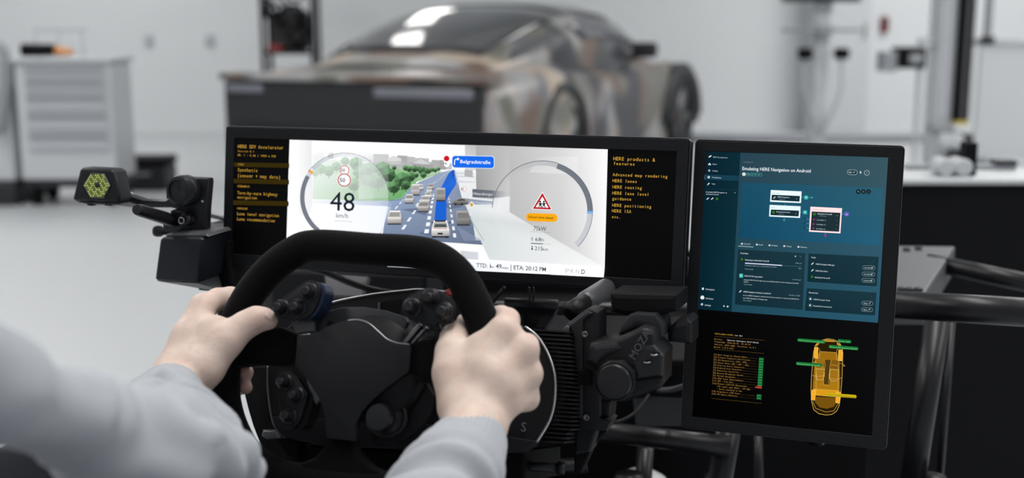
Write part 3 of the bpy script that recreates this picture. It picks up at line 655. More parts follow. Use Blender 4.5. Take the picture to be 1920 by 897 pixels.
# ------------------------------------------------------------------ clamp at the right
Z5 = ZM(960, 500, 2.259); cpn = rig_plane(1130, 680, 1.09, 6)
cl = thing('mounting_clamp', cpn.at(1150, 800), 'chunky black mounting clamp with a round knob right of the wheel', 'clamp')
def o5(pts, off=0.0): return [cpn.at(*Z5(*q), off) for q in pts]
o = part('clamp_plate', slab(o5([(217, 262), (240, 238), (312, 184), (326, 180), (366, 194), (372, 215), (372, 640), (420, 660), (400, 700), (262, 690), (246, 640), (226, 600)]), cpn.n * -.03, .003), 'plastic', cl); autosmooth(o, 40)
part('plate_rib', slab(o5([(240, 248), (318, 190), (340, 198), (300, 232), (300, 640), (262, 650), (258, 300)], .004), cpn.n * -.006, .002), 'plastic2', cl)
for x, y in ((309, 288), (314, 640)): part('plate_bolt', lathe(cpn.at(*Z5(x, y), .004), cpn.n, [(.0030, 0), (.0030, .001), (.0016, .0013), (.0016, .0005)], 18), 'edge', cl, True)
part('corner_chip', slab(o5([(217, 264), (226, 254), (244, 254), (240, 290), (218, 290)], .0045), cpn.n * -.004, .001), 'grey', cl)
part('window', slab(o5([(270, 440), (336, 444), (336, 506), (270, 502)], .0055), cpn.n * -.004, .001), 'black', cl)
o = part('clamp_jaw', slab(o5([(302, 410), (330, 325), (372, 316), (440, 308), (500, 282), (545, 258), (590, 268), (604, 292), (606, 330), (644, 372), (640, 500), (620, 522), (520, 560), (480, 576), (420, 572), (372, 544), (352, 500), (352, 440), (330, 420)], .02), cpn.n * -.05, .006, 3), 'plastic', cl); autosmooth(o, 40)
part('jaw_facet', slab(o5([(505, 410), (540, 330), (600, 335), (642, 380), (636, 468), (520, 486), (512, 440)], .0225), cpn.n * -.012, .004), 'plastic2', cl)
part('split_line', slab(o5([(516, 486), (638, 470), (638, 475), (516, 491)], .0232), cpn.n * -.003), 'black', cl)
part('jaw_shoulder', slab(o5([(316, 400), (340, 336), (440, 322), (470, 350), (400, 385), (352, 420)], .0225), cpn.n * -.012, .004), 'plastic2', cl)
ring = part('knob_ring', slab(o5([(437 + 92 * math.cos(a * math.pi / 4 + .39), 485 + 92 * math.sin(a * math.pi / 4 + .39)) for a in range(8)], .028), cpn.n * -.02, .003), 'plastic', cl)
kb = part('knob', lathe(cpn.at(*Z5(437, 485), .026), cpn.n, [(.0182, -.004), (.0182, .002), (.0174, .0025), (.0170, .0015), (.0162, .0015), (.0162, .006), (.0150, .0075), (.0, .008)], 44), 'rubber', cl); autosmooth(kb, 40)
for x, y in ((575, 400), (605, 368)):
    part('screw_slot', slab(o5([(x - 18, y + 5), (x - 8, y - 4), (x + 16, y - 6), (x + 20, y), (x + 4, y + 8)], .0242), cpn.n * -.003, .0006), 'black', cl)
    part('slot_edge', tube(o5([(x - 18, y + 6), (x - 2, y + 9), (x + 12, y + 5)], .0245), .0006, 6), 'steel', cl, True)
o = part('collar', slab(o5([(448, 290), (462, 258), (492, 208), (520, 198), (606, 204), (636, 246), (640, 300), (600, 326), (570, 270), (530, 262), (490, 282)], -.004), cpn.n * -.05, .004), 'plastic2', cl); autosmooth(o, 40)
part('mount_block', slab(o5([(412, 112), (700, 118), (696, 190), (620, 210), (480, 210), (418, 196)], -.02), cpn.n * -.07, .005), 'black', cl)
part('rear_knuckle', slab(o5([(655, 300), (662, 262), (690, 236), (740, 222), (760, 240), (760, 330), (660, 322)], -.03), cpn.n * -.05, .006), 'plastic', cl)
part('lower_arm', slab(o5([(300, 540), (420, 572), (410, 660), (360, 700), (330, 790), (262, 800), (262, 680), (300, 660)], -.012), cpn.n * -.03, .003), 'plastic', cl)
part('lower_gusset', slab(o5([(262, 690), (400, 700), (340, 770), (290, 880), (262, 880)], -.03), cpn.n * -.02, .002), 'black', cl)
# grey connector plug with cable
cn = thing('cable_connector', P(1085, 575, 1.2), 'dark grey cable connector with open black tip above the clamp plate', 'connector')
a, b = P(1094, 568, 1.17), P(1136, 541, 1.23)
part('sleeve', tube([a, a.lerp(b, .1), b], [.0085, .0105, .0105], 20), 'grey', cn, True)
part('tip', tube([P(1068, 590, 1.145), P(1078, 580, 1.15), P(1098, 565, 1.175)], [.0085, .010, .0085], 18, cap=True), 'plastic', cn, True)
part('socket', lathe(P(1068, 590, 1.145), P(1068, 590, 1.145) - P(1078, 580, 1.15), [(.0, .0004), (.006, .0004), (.0085, 0)], 18), 'black', cn, True)
# ================================================================== steering wheel
sw = thing('steering_wheel', W(655, 900), 'black suede racing steering wheel with dark centre plate and button pods', 'steering wheel')
RIM = [(700, 468), (590, 461), (545, 477), (506, 507), (471, 549), (446, 595), (430, 645), (420, 700), (421, 750), (434, 800), (458, 845), (494, 878), (540, 896), (600, 906), (672, 914), (745, 916), (810, 902), (862, 868), (900, 820), (924, 760), (930, 700), (922, 650), (903, 600), (878, 545), (852, 508), (815, 482), (770, 472)]
rim_path = [W(p.x, p.y) for p in spline([(x, y, 0) for x, y in RIM], 6, True)]
part('rim', tube(rim_path, .0148, 24, True), 'suede', sw, True)
# stitched suede wraps on the three spokes
def plate(pts, off, th, m, name, bev=.002, parent=None, seg=2, sm=3):
    q = [W(p.x, p.y, off) for p in spline([(x, y, 0) for x, y in pts], sm, True)] if sm > 1 else [W(x, y, off) for x, y in pts]
    return autosmooth(part(name, slab(q, WPL.n * -th, bev, seg), m, parent or sw), 40)
plate([(430, 612), (470, 606), (520, 612), (556, 628), (560, 655), (553, 684), (520, 688), (470, 684), (430, 690)], .011, .022, 'suede', 'spoke_wrap', .006, sm=1, seg=3)
plate([(766, 645), (790, 636), (830, 634), (880, 640), (900, 660), (900, 720), (830, 722), (790, 718), (768, 704)], .011, .022, 'suede', 'spoke_wrap', .006, sm=1, seg=3)
plate([(611, 820), (659, 826), (663, 846), (690, 876), (720, 890), (690, 910), (580, 905), (556, 872), (588, 860), (602, 842)], .008, .018, 'suede', 'spoke_wrap', .004, sm=1)
hubpts = [(557, 629), (578, 627), (598, 621), (620, 610), (645, 602), (668, 600), (692, 607), (710, 622), (724, 635), (744, 643), (770, 646), (769, 672), (766, 698), (745, 713), (718, 734), (695, 754), (678, 774), (667, 796), (660, 828), (611, 822), (609, 783), (598, 749), (580, 720), (563, 697), (552, 684), (555, 656)]
plate(hubpts, .016, .008, 'hub', 'centre_plate', .001, sm=1)
part('plate_edge', tube([W(p.x, p.y, .0158) for p in spline([(652, 601, 0), (672, 600, 0), (692, 607, 0), (712, 624, 0), (726, 636, 0), (744, 643, 0), (768, 646, 0)], 6)], .0005, 6), 'steel', sw, True)
part('plate_edge', tube([W(560, 628.5, .0158), W(582, 626.5, .0158)], .0006, 6), 'steel', sw, True)
# crescent backing plate with bolt holes
plate([(590, 628), (592, 606), (610, 586), (640, 577), (680, 576), (720, 582), (760, 595), (764, 604), (752, 636), (738, 645), (700, 640)], .003, .006, 'plate', 'backing_plate', .001, sm=1)
for x, y in ((620, 608), (726, 622)): part('bolt_hole', lathe(W(x, y, .0032), WPL.n, [(.0, 0), (.0036, 0), (.0036, .0006), (.0028, .0009), (.0, .0009)], 14), 'black', sw, True)
# ribbed links between plate and right pod
for pts in ([(754, 642), (784, 606), (790, 610), (762, 645)], [(768, 645), (797, 612), (800, 616), (773, 646)]): plate(pts, .010, .006, 'edge', 'link_rib', .0005, sm=1)
plate([(757, 638), (782, 608), (796, 614), (770, 645)], .006, .004, 'black', 'link_slot', 0, sm=1)
plate([(796, 628), (806, 622), (815, 624), (816, 632), (800, 634)], .012, .006, 'plastic2', 'wire_clip', .001, sm=1)
plate([(812, 608), (822, 606), (826, 618), (816, 622)], .012, .006, 'plastic2', 'wire_clip', .001, sm=1)
# button pods
def pod(pts, btns, off, th, side=None, sideshift=None, r=.0088):
    q = [W(p.x, p.y, off) for p in spline([(x, y, 0) for x, y in pts], 4, True)]
    o = autosmooth(part('button_pod', slab(q, WPL.n * -th, .0014), 'plastic', sw), 40)
    part('pod_edge', tube([p + WPL.n * -.0004 for p in q], .0005, 6, True), 'plastic2', o, True)
    if side:
        q2 = [W(p.x + sideshift[0], p.y + sideshift[1], off - .006) for p in spline([(x, y, 0) for x, y in pts], 4, True)]
        part('pod_back', slab(q2, WPL.n * -.02, .002), side, o)
    for x, y in btns:
        autosmooth(part('button', lathe(W(x, y, off), WPL.n, [(r * 1.18, 0), (r * 1.18, .0012), (r * .98, .0022), (r * .95, .0062), (r * .80, .0085), (r * .74, .0085), (r * .70, .0072), (r * .66, .0105), (r * .5, .0118), (0, .0118)], 28), 'rubber', o), 40)
    return o
pod([(514, 584), (520, 570), (545, 550), (566, 534), (582, 527), (594, 532), (598, 548), (590, 576), (576, 594), (560, 599), (530, 597), (518, 593)], [(529, 578), (560, 577), (582, 547)], .026, .010, 'blue', (10, 2), .0066)
pod([(756, 574), (764, 560), (788, 545), (808, 541), (824, 547), (846, 563), (853, 584), (848, 600), (835, 607), (806, 605), (770, 598), (757, 588)], [(773, 577), (808, 559), (834, 585)], .024, .010, None, None, .0072)
pod([(520, 710), (524, 700), (538, 697), (552, 704), (572, 734), (574, 742), (562, 784), (552, 800), (540, 802), (530, 795), (522, 740)], [(535, 716), (557, 741), (543, 780)], .012, .010, 'plastic', (14, 4), .0062)
part('red_tab', slab([W(x, y, .012) for x, y in ((832, 546), (842, 541), (848, 553), (840, 556))], WPL.n * -.01, .001), 'red', sw)
plate([(568, 697), (590, 702), (604, 745), (592, 760), (582, 738)], .006, .004, 'edge', 'pod_bracket', .0006, sm=1)
plate([(545, 604), (586, 600), (590, 622), (556, 626)], .008, .006, 'grey', 'pod_bracket', .0008, sm=1)
# rotary knob lower right with its base arm
plate([(690, 800), (700, 770), (740, 730), (770, 712), (800, 720), (812, 740), (806, 770), (790, 800), (760, 826), (700, 828)], -.012, .008, 'plastic', 'knob_arm', .001, sm=1)
k = autosmooth(part('rotary_knob', lathe(W(725, 783, -.006), WPL.n, [(.0175, 0), (.0175, .006), (.0155, .008), (.0125, .010), (.0125, .018), (.0112, .0205), (.0, .021)], 36), 'rubber', sw), 40)
part('knob_collar', tube([W(725 + 36 * math.cos(a * .2618), 783 + 36 * math.sin(a * .2618), .0005) for a in range(24)], .0016, 8, True), 'plastic2', k, True)
part('shaft', tube([W(680, 690, .004), W(700, 690, -.10)], .03, 24), 'black', sw, True)
part('quick_release', lathe(W(690, 690, .006), WPL.n * -1, [(.045, 0), (.05, .01), (.05, .05), (.04, .06)], 36), 'plastic', sw, True)
# ================================================================== monitors and what they show
def lin(c):
    return tuple(((x / 255) / 12.92 if x / 255 <= .04045 else ((x / 255 + .055) / 1.055) ** 2.4) for x in c)
LAY = 0.00012
TEXTS = []
class Crop:
    def __init__(s, ox, oy, k): s.ox, s.oy, s.k = ox, oy, k
    def __call__(s, x, y): return (s.ox + x / s.k, s.oy + y / s.k)
class Show:
    def __init__(s, pl, name, parent, label=None, kind=None): s.pl = pl; s.v = []; s.f = []; s.c = []; s.name = name; s.parent = parent; s.label = label; s.kind = kind; SHOWS.append(s)
    def poly(s, pts, col, lay, a=1.0, Z=None):
        cols = col if isinstance(col, list) else [col] * len(pts); k = len(s.v)
        for p, c in zip(pts, cols):
            if Z: p = Z(*p)
            s.v.append(s.pl.at(p[0], p[1], .0004 + lay * LAY)); s.c.append((*lin(c[:3]), c[3] if len(c) > 3 else a))
        s.f.append(tuple(range(k, k + len(pts))))
    def grid(s, q, cols, lay, n=8, m=8, Z=None):           # q: TL TR BR BL, colours may carry alpha
        q = [Z(*p) for p in q] if Z else q; k = len(s.v)
        L = [np.array([*c[:3], c[3] if len(c) > 3 else 1.0], float) for c in cols]; Q = [np.array(p, float) for p in q]
        for i in range(m + 1):
            for j in range(n + 1):
                u, w_ = j / n, i / m; mix = lambda a: (a[0] * (1 - u) + a[1] * u) * (1 - w_) + (a[3] * (1 - u) + a[2] * u) * w_
                p = mix(Q); c = mix(L); s.v.append(s.pl.at(p[0], p[1], .0004 + lay * LAY)); s.c.append((*lin(c[:3]), float(c[3])))
        for i in range(m):
            for j in range(n): a = k + i * (n + 1) + j; s.f.append((a, a + 1, a + n + 2, a + n + 1))
    def rect(s, x0, y0, x1, y1, col, lay, Z=None, a=1.0, sk=0.0):
        s.poly([(x0, y0), (x1, y0 + sk * (x1 - x0)), (x1, y1 + sk * (x1 - x0)), (x0, y1)], col, lay, a, Z)
    def disc(s, x, y, r, col, lay, Z=None, a=1.0, n=24, ry=None):
        ry = ry or r; s.poly([(x + r * math.cos(2 * math.pi * i / n), y + ry * math.sin(2 * math.pi * i / n)) for i in range(n)], col, lay, a, Z)
    def ring(s, x, y, r0, r1, a0, a1, col, lay, Z=None, a=1.0, n=40, col2=None):   # degrees, anticlockwise from the right
        col2 = col2 or col; k = len(s.v)
        for i in range(n + 1):
            t = i / n; an = math.radians(a0 + (a1 - a0) * t); c = [col[q] * (1 - t) + col2[q] * t for q in range(3)]
            al = (col[3] if len(col) > 3 else a) * (1 - t) + (col2[3] if len(col2) > 3 else a) * t
            for r in (r0, r1):
                p = (x + r * math.cos(an), y - r * math.sin(an)); p = Z(*p) if Z else p
                s.v.append(s.pl.at(p[0], p[1], .0004 + lay * LAY)); s.c.append((*lin(c), al))
        for i in range(n): b = k + 2 * i; s.f.append((b, b + 1, b + 3, b + 2))
    def line(s, pts, wd, col, lay, Z=None, a=1.0):
        pts = [Z(*p) for p in pts] if Z else pts
        for (x0, y0), (x1, y1) in zip(pts[:-1], pts[1:]):
            d = math.hypot(x1 - x0, y1 - y0) or 1; nx, ny = -(y1 - y0) / d * wd / 2, (x1 - x0) / d * wd / 2
            s.poly([(x0 + nx, y0 + ny), (x1 + nx, y1 + ny), (x1 - nx, y1 - ny), (x0 - nx, y0 - ny)], col, lay, a)
    def pill(s, x0, y0, x1, y1, r, col, lay, Z=None, a=1.0, sk=0.0, n=6):
        pts = []
        for cx, cy, a0 in ((x1 - r, y0 + r, -90), (x1 - r, y1 - r, 0), (x0 + r, y1 - r, 90), (x0 + r, y0 + r, 180)):
            for i in range(n + 1):
                an = math.radians(a0 + 90 * i / n); x = cx + r * math.cos(an); pts.append((x, cy + r * math.sin(an) + sk * (x - x0)))
        s.poly(pts, col, lay, a, Z)
    def text(s, t, x, y, h, col, lay, w=None, Z=None, mono=False, bold=0.0, center=False, a=1.0):
        if Z: (x, y), h, w = Z(x, y), h / Z.k, (w / Z.k if w else None)
        TEXTS.append((s, t, x, y, h, col, lay, w, mono, bold, center, a))
    def build(s):
        me_o = mk(s.name, s.v, s.f, 'show', s.parent, label=s.label, kind=s.kind)
        at = me_o.data.color_attributes.new('show', 'FLOAT_COLOR', 'POINT')
        at.data.foreach_set('color', [x for c in s.c for x in c]); return me_o
SHOWS = []
def flush_texts():
    tmp = {}; dg_objs = []
    def req(key, body, bold):
        if key in tmp: return
        cu = bpy.data.curves.new('t', 'FONT'); cu.body = body; cu.size = 1; cu.resolution_u = 2; cu.offset = bold
        o = bpy.data.objects.new('t', cu); COL.objects.link(o); tmp[key] = o
    req(('H', 0.0), 'H', 0.0)
    for (s, t, x, y, h, col, lay, w, mono, bold, center, a) in TEXTS:
        if mono:
            for ch in t:
                if ch != ' ': req((ch, bold), ch, bold)
        else: req((t, bold), t, bold)
    dg = bpy.context.evaluated_depsgraph_get(); geo = {}
    for k, o in tmp.items():
        e = o.evaluated_get(dg); me = e.to_mesh()
        vv = np.zeros(len(me.vertices) * 3); me.vertices.foreach_get('co', vv); geo[k] = (vv.reshape(-1, 3)[:, :2].copy(), [tuple(p.vertices) for p in me.polygons]); e.to_mesh_clear()
    for o in tmp.values():
        c = o.data; bpy.data.objects.remove(o); bpy.data.curves.remove(c)
    cap = geo[('H', 0.0)][0][:, 1].max()
    for (s, t, x, y, h, col, lay, w, mono, bold, center, a) in TEXTS:
        if mono:
            V = []; Fc = []; k = 0
            for i, ch in enumerate(t):
                if ch == ' ': continue
                gv, gf = geo[(ch, bold)]
                if not len(gv): continue
                x0, x1 = gv[:, 0].min(), gv[:, 0].max(); ww = x1 - x0; sc_ = min(1.0, .54 / ww) if ww > 0 else 1
                q = gv.copy(); q[:, 0] = (q[:, 0] - (x0 + x1) / 2) * sc_ + (i + .5) * .6; V.append(q); Fc += [tuple(j + k for j in f_) for f_ in gf]; k += len(q)
            if not V: continue
            V = np.vstack(V); tw = len(t) * .6
        else:
            V, Fc = geo[(t, bold)]
            if not len(V): continue
            V = V.copy(); x0 = V[:, 0].min(); V[:, 0] -= x0; tw = V[:, 0].max()
        o = s.pl.at(x, y); kx = (s.pl.at(x + 1, y) - o).dot(s.pl.x); ky = (s.pl.at(x, y - 1) - o).dot(s.pl.u)
        sy = h / cap * ky; sx = (w / tw * kx) if w else h / cap * kx
        lx, ly = s.pl.loc(x, y)
        if center: lx -= tw * sx / 2
        b = len(s.v); cc = (*lin(col), a)
        for q in V: s.v.append(s.pl.pt(lx + q[0] * sx, ly + q[1] * sy, .0004 + lay * LAY)); s.c.append(cc)
        s.f += [tuple(j + b for j in f_) for f_ in Fc]
# ------------------------------------------------------------------ cases
def monitor(name, org, x, up, wd, ht, scr, label, th):
    pl = Plane(org, x, up); t = thing(name, pl.pt(0, -ht / 2, -th), label, 'monitor')
    c = [(-wd / 2, -ht / 2), (wd / 2, -ht / 2), (wd / 2, ht / 2), (-wd / 2, ht / 2)]; r = .004; pts = []
    for (cx, cy), a0 in zip(c, (180, 270, 0, 90)):
        ix, iy = cx - math.copysign(r, cx), cy - math.copysign(r, cy)
        for i in range(4): an = math.radians(a0 + 30 * i); pts.append((ix + r * math.cos(an), iy + r * math.sin(an)))
    sl = [pl.loc(*p) for p in scr]
    # front frame with an opening for the panel
    v = [pl.pt(x, y, 0) for x, y in pts]; n = len(pts)
    autosmooth(part('case', slab([pl.pt(x, y, -.002) for x, y in pts], pl.n * -th, .0015), 'bezel', t), 40)
    xs0, xs1 = min(p[0] for p in sl), max(p[0] for p in sl); ys0, ys1 = min(p[1] for p in sl), max(p[1] for p in sl)
    sl = [(sum(p[0] for p in (sl[0], sl[3])) / 2, (sl[0][1] + sl[1][1]) / 2), ((sl[1][0] + sl[2][0]) / 2, (sl[0][1] + sl[1][1]) / 2), ((sl[1][0] + sl[2][0]) / 2, (sl[2][1] + sl[3][1]) / 2), ((sl[0][0] + sl[3][0]) / 2, (sl[2][1] + sl[3][1]) / 2)]
    x0, y1 = sl[0]; x1, y0 = sl[2]; W2, H2 = wd / 2 - .001, ht / 2 - .001
    for (a, b, c_, d) in ((-W2, W2, y1, H2), (-W2, W2, -H2, y0), (-W2, x0, y0, y1), (x1, W2, y0, y1)):
        part('bezel_strip', slab([pl.pt(a, c_, .0012), pl.pt(b, c_, .0012), pl.pt(b, d, .0012), pl.pt(a, d, .0012)], pl.n * -.0035, .0004), 'bezel', t)
    scn = part('screen', slab([pl.pt(x0, y0, .0), pl.pt(x1, y0, .0), pl.pt(x1, y1, .0), pl.pt(x0, y1, .0)], pl.n * -.0025), 'screen', t)
    part('panel_rim', tube([pl.pt(x0, y0, .0004), pl.pt(x1, y0, .0004), pl.pt(x1, y1, .0004), pl.pt(x0, y1, .0004)], .0004, 6, True), 'plastic2', t)
    part('edge_band', tube([pl.pt(x, y, -.0018) for x, y in pts], .0007, 6, True), 'edge2', t, True)
    return t, pl, scn
M['screen'] = mat('black_panel', (0.0012, 0.0012, 0.0015), 0.5, spec=0.12); M['edge2'] = mat('case_edge', (0.03, 0.03, 0.035), 0.35, spec=0.6)
wm, WP_, wscr = monitor('wide_monitor', (-0.07803, 1.28585, 0.9251), (0.9578, -0.28742, 0), (0.04121, 0.12553, 0.99123), .5426, .162, [(438.5, 258), (1268, 284), (1259, 529), (436, 475)], 'wide black monitor showing a street map between speed dials, behind the steering wheel', .024)
pm, PP_, pscr = monitor('portrait_monitor', (0.28787, 1.19075, 0.84892), (0.9463, -0.32329, 0), (0.04656, 0.13299, 0.99002), .2106, .3088, [(1325, 284), (1665, 295), (1635.7, 820), (1296.5, 781)], 'upright black monitor with teal work page above a dark terminal with yellow car', .020)
part('wall_mount', box(WP_.pt(0, 0, -.055), WP_.x, WP_.u, WP_.n, .12, .09, .06, .004), 'plastic', wm)
part('mount_arm', tube([WP_.pt(0, -.02, -.08), WP_.pt(0, -.02, -.10), WP_.pt(.0, -.24, -.14)], .014, 14), 'gloss', wm, True)
part('wall_mount', box(PP_.pt(0, -.02, -.05), PP_.x, PP_.u, PP_.n, .09, .09, .06, .004), 'plastic', pm)
part('mount_arm', tube([PP_.pt(0, -.03, -.08), PP_.pt(.02, -.12, -.16), PP_.pt(.02, -.2, -.26)], .014, 14), 'gloss', pm, True)
E1, E2 = Crop(410, 220, 2.6375), Crop(840, 220, 2.6375)
ZA, ZB = Crop(700, 250, 4.485), Crop(540, 255, 4.85)
# ------------------------------------------------------------------ the wide screen: map picture
m_ = Show(WP_, 'map_picture', wscr, 'street map picture in perspective', None)
WH = (250, 250, 250)
m_.grid([(543, 261), (1139.5, 281), (1132, 520), (536, 484)], [WH, (240, 240, 240), (246, 246, 246), WH], 0, 4, 4)
m_.grid([(552, 262), (584, 263), (586, 400), (550, 410)], [(250, 250, 250), (228, 228, 230), (232, 232, 234), (250, 250, 250)], 1)
# hazy skyline
rn = random.Random(5)
for x0, x1, y0, y1, g in ((220, 330, 120, 210, 228), (360, 412, 148, 205, 150), (680, 900, 160, 235, 205), (560, 700, 185, 230, 220)):
    m_.grid([(x0, y0), (x1, y0), (x1, y1), (x0, y1)], [(g, g, g, .0), (g, g, g, .3), (g, g, g, .9), (g, g, g, .7)], 1, 6, 6, ZB)
for x0, x1, y0, y1, g in ((0, 130, 175, 300, 196), (135, 235, 205, 260, 206), (200, 285, 186, 240, 170), (285, 350, 196, 250, 186), (340, 468, 208, 260, 190), (0, 330, 236, 300, 178), (320, 500, 240, 300, 176), (490, 560, 224, 310, 172), (556, 612, 226, 306, 160), (612, 660, 250, 305, 190)):
    m_.poly([(x0, y0), (x1, y0 + 4), (x1, y1), (x0, y1)], (g, g, g), 2, 1, ZA)
m_.poly([(120, 214), (170, 188), (236, 216), (236, 236), (120, 232)], (214, 214, 214), 3, 1, ZA); m_.poly([(330, 250), (398, 206), (500, 262), (500, 300), (330, 290)], (160, 160, 160), 3, 1, ZA); m_.poly([(330, 252), (398, 212), (490, 262), (420, 262)], (205, 205, 205), 4, 1, ZA)
# green ground
m_.grid([(225, 205), (620, 230), (620, 590), (225, 575)], [(225, 235, 225, .6), (205, 225, 205, .9), (160, 196, 158), (206, 226, 204)], 4, 8, 8, ZB)
m_.poly([(620, 230), (920, 290), (1010, 330), (1080, 330), (1164, 330), (1164, 440), (1050, 570), (920, 592), (620, 590)], [(200, 222, 200), (160, 196, 160), (140, 186, 140), (140, 186, 140), (140, 186, 140), (126, 178, 124), (122, 176, 120), (130, 182, 128), (158, 196, 156)], 4, 1, ZB)
m_.poly([(0, 300), (200, 300), (575, 312), (560, 335), (310, 430), (230, 540), (140, 566), (0, 570)], [(136, 182, 134), (146, 190, 142), (190, 214, 186), (150, 192, 144), (120, 176, 116), (108, 166, 104), (112, 170, 108), (128, 180, 124)], 5, 1, ZA)
# roadway
RD = [(0, 572), (140, 570), (240, 548), (330, 440), (560, 332), (640, 312), (690, 312), (700, 350), (745, 545), (840, 760), (930, 905), (930, 960), (-480, 905), (-330, 700), (-330, 590)]
rc = [(176, 190, 214), (150, 168, 198), (140, 158, 190), (138, 154, 184), (150, 164, 190), (176, 186, 204), (180, 188, 206), (150, 160, 184), (126, 138, 162), (112, 124, 148), (102, 114, 138), (108, 122, 148), (205, 214, 230), (225, 232, 242), (208, 216, 232)]
m_.poly([(70, 580), (240, 548), (330, 440), (560, 332), (640, 312), (690, 312), (720, 440), (745, 545), (840, 760), (930, 905), (930, 940), (420, 905), (40, 880)], [(152, 168, 198), (140, 158, 190), (138, 154, 184), (150, 164, 190), (176, 186, 204), (180, 188, 206), (140, 150, 176), (126, 138, 162), (112, 124, 148), (102, 114, 138), (104, 116, 142), (112, 126, 152), (122, 138, 166)], 6, 1, ZA)
m_.grid([(225, 588), (935, 590), (940, 645), (225, 630)], [(196, 206, 224, .3), (160, 176, 206, 1), (160, 176, 206, 1), (214, 222, 236, .2)], 6, 10, 3, ZB)
# pale square that fades into the road at the left
m_.grid([(225, 612), (900, 640), (860, 905), (150, 905)], [(250, 250, 252, .9), (236, 240, 246, 1), (240, 243, 248, 1), (252, 252, 252, 1)], 7, 8, 8, ZB)
m_.grid([(898, 640), (960, 656), (820, 905), (858, 905)], [(236, 240, 246, 1), (170, 184, 208, 0), (150, 164, 194, 0), (240, 243, 248, 1)], 7, 6, 8, ZB)
# side street and pavements at the right
m_.poly([(690, 312), (770, 312), (1010, 430), (1010, 640), (860, 900), (930, 905), (745, 545)], [(225, 228, 232), (232, 234, 236), (222, 224, 228), (225, 228, 230), (214, 220, 222), (200, 206, 212), (226, 230, 234)], 7, 1, ZA)
m_.poly([(742, 545), (1010, 575), (1010, 600), (770, 602)], [(126, 140, 166), (168, 178, 196), (190, 198, 212), (136, 148, 172)], 8, 1, ZA)
for y in (330, 356, 400): m_.poly([(696, y), (850, y + 6), (850, y + 16), (700, y + 12)], (206, 208, 212), 8, 1, ZA)
# tall grey blocks
m_.grid([(770, 98), (865, 101), (865, 312), (770, 306)], [(198, 198, 198), (188, 188, 188), (206, 206, 206), (206, 206, 206)], 9, 4, 6, ZA)
m_.poly([(768, 306), (836, 312), (836, 372), (766, 362)], (176, 176, 178), 9, 1, ZA)
m_.grid([(135, 138), (305, 143), (305, 372), (140, 360)], [(172, 172, 172), (186, 186, 186), (196, 196, 196), (152, 152, 152)], 9, 6, 6, E2)
m_.grid([(130, 355), (310, 366), (310, 412), (130, 398)], [(160, 160, 162), (190, 190, 192), (196, 196, 198), (176, 176, 178)], 9, 4, 4, E2)
m_.grid([(305, 143), (560, 152), (545, 620), (305, 470)], [(186, 186, 186), (212, 212, 212), (196, 196, 196), (180, 180, 180)], 9, 8, 8, E2)
m_.grid([(560, 152), (790, 159), (775, 745), (545, 620)], [(212, 212, 212), (247, 247, 247), (240, 240, 240), (196, 196, 196)], 9, 8, 8, E2)
m_.poly([(225, 398), (305, 392), (305, 470), (420, 540), (775, 745), (205, 705), (110, 500), (118, 446), (225, 450)], [(228, 228, 230), (232, 232, 232), (226, 226, 228), (214, 216, 216), (244, 244, 244), (214, 219, 220), (206, 214, 214), (222, 226, 228), (232, 234, 236)], 10, 1, E2)
m_.grid([(445, 195), (643, 195), (640, 285), (405, 272)], [(205, 205, 205, .4), (232, 232, 232, 1), (226, 226, 226, .8), (218, 218, 218, .7)], 11, 4, 4, E2)
m_.line([(745, 545), (790, 556), (900, 574), (1000, 577)], .5, (90, 96, 106), 11, ZA); m_.line([(775, 604), (840, 760), (930, 905)], .5, (70, 76, 88), 11, ZA); m_.line([(690, 330), (745, 545)], .5, (200, 206, 214), 11, ZA); m_.line([(140, 568), (210, 560), (240, 548)], .6, (60, 70, 64), 11, ZA)
m_.line([(380, 415), (480, 358)], .5, (96, 140, 94), 11, ZA); m_.line([(330, 440), (560, 334)], .4, (110, 128, 130), 11, ZA)
# shadows of the cars as drawn, crossing bands
for q in ([(230, 640), (370, 630), (460, 660), (440, 690)], [(385, 840), (490, 800), (500, 870), (400, 850)], [(560, 590), (700, 585), (750, 620), (640, 640)]): m_.poly(q, (94, 106, 132), 11, .75, ZA)
m_.poly([(700, 780), (920, 905), (760, 905)], (140, 152, 176), 11, .5, ZA)
# lane marks
def dashes(p0, p1, n, w0, w1, dens=.55):
    for i in range(n):
        t0 = i / n; t1 = (i + dens) / n; t0, t1 = t0 ** 1.6, t1 ** 1.6
        a = [p0[k] + (p1[k] - p0[k]) * t0 for k in (0, 1)]; b = [p0[k] + (p1[k] - p0[k]) * t1 for k in (0, 1)]; wa = w0 + (w1 - w0) * t0; wb_ = w0 + (w1 - w0) * t1
        m_.poly([(a[0] - wa, a[1]), (a[0] + wa, a[1]), (b[0] + wb_, b[1]), (b[0] - wb_, b[1])], (238, 242, 248), 12, 1, ZA)
dashes((250, 560), (165, 660), 3, 5, 7); dashes((520, 400), (225, 840), 10, 2, 13); dashes((508, 510), (440, 870), 9, 7, 20); dashes((634, 540), (690, 905), 9, 3, 13); dashes((396, 560), (340, 640), 2, 5, 7)
m_.line([(520, 420), (600, 345)], .5, (214, 222, 234), 12, ZA)
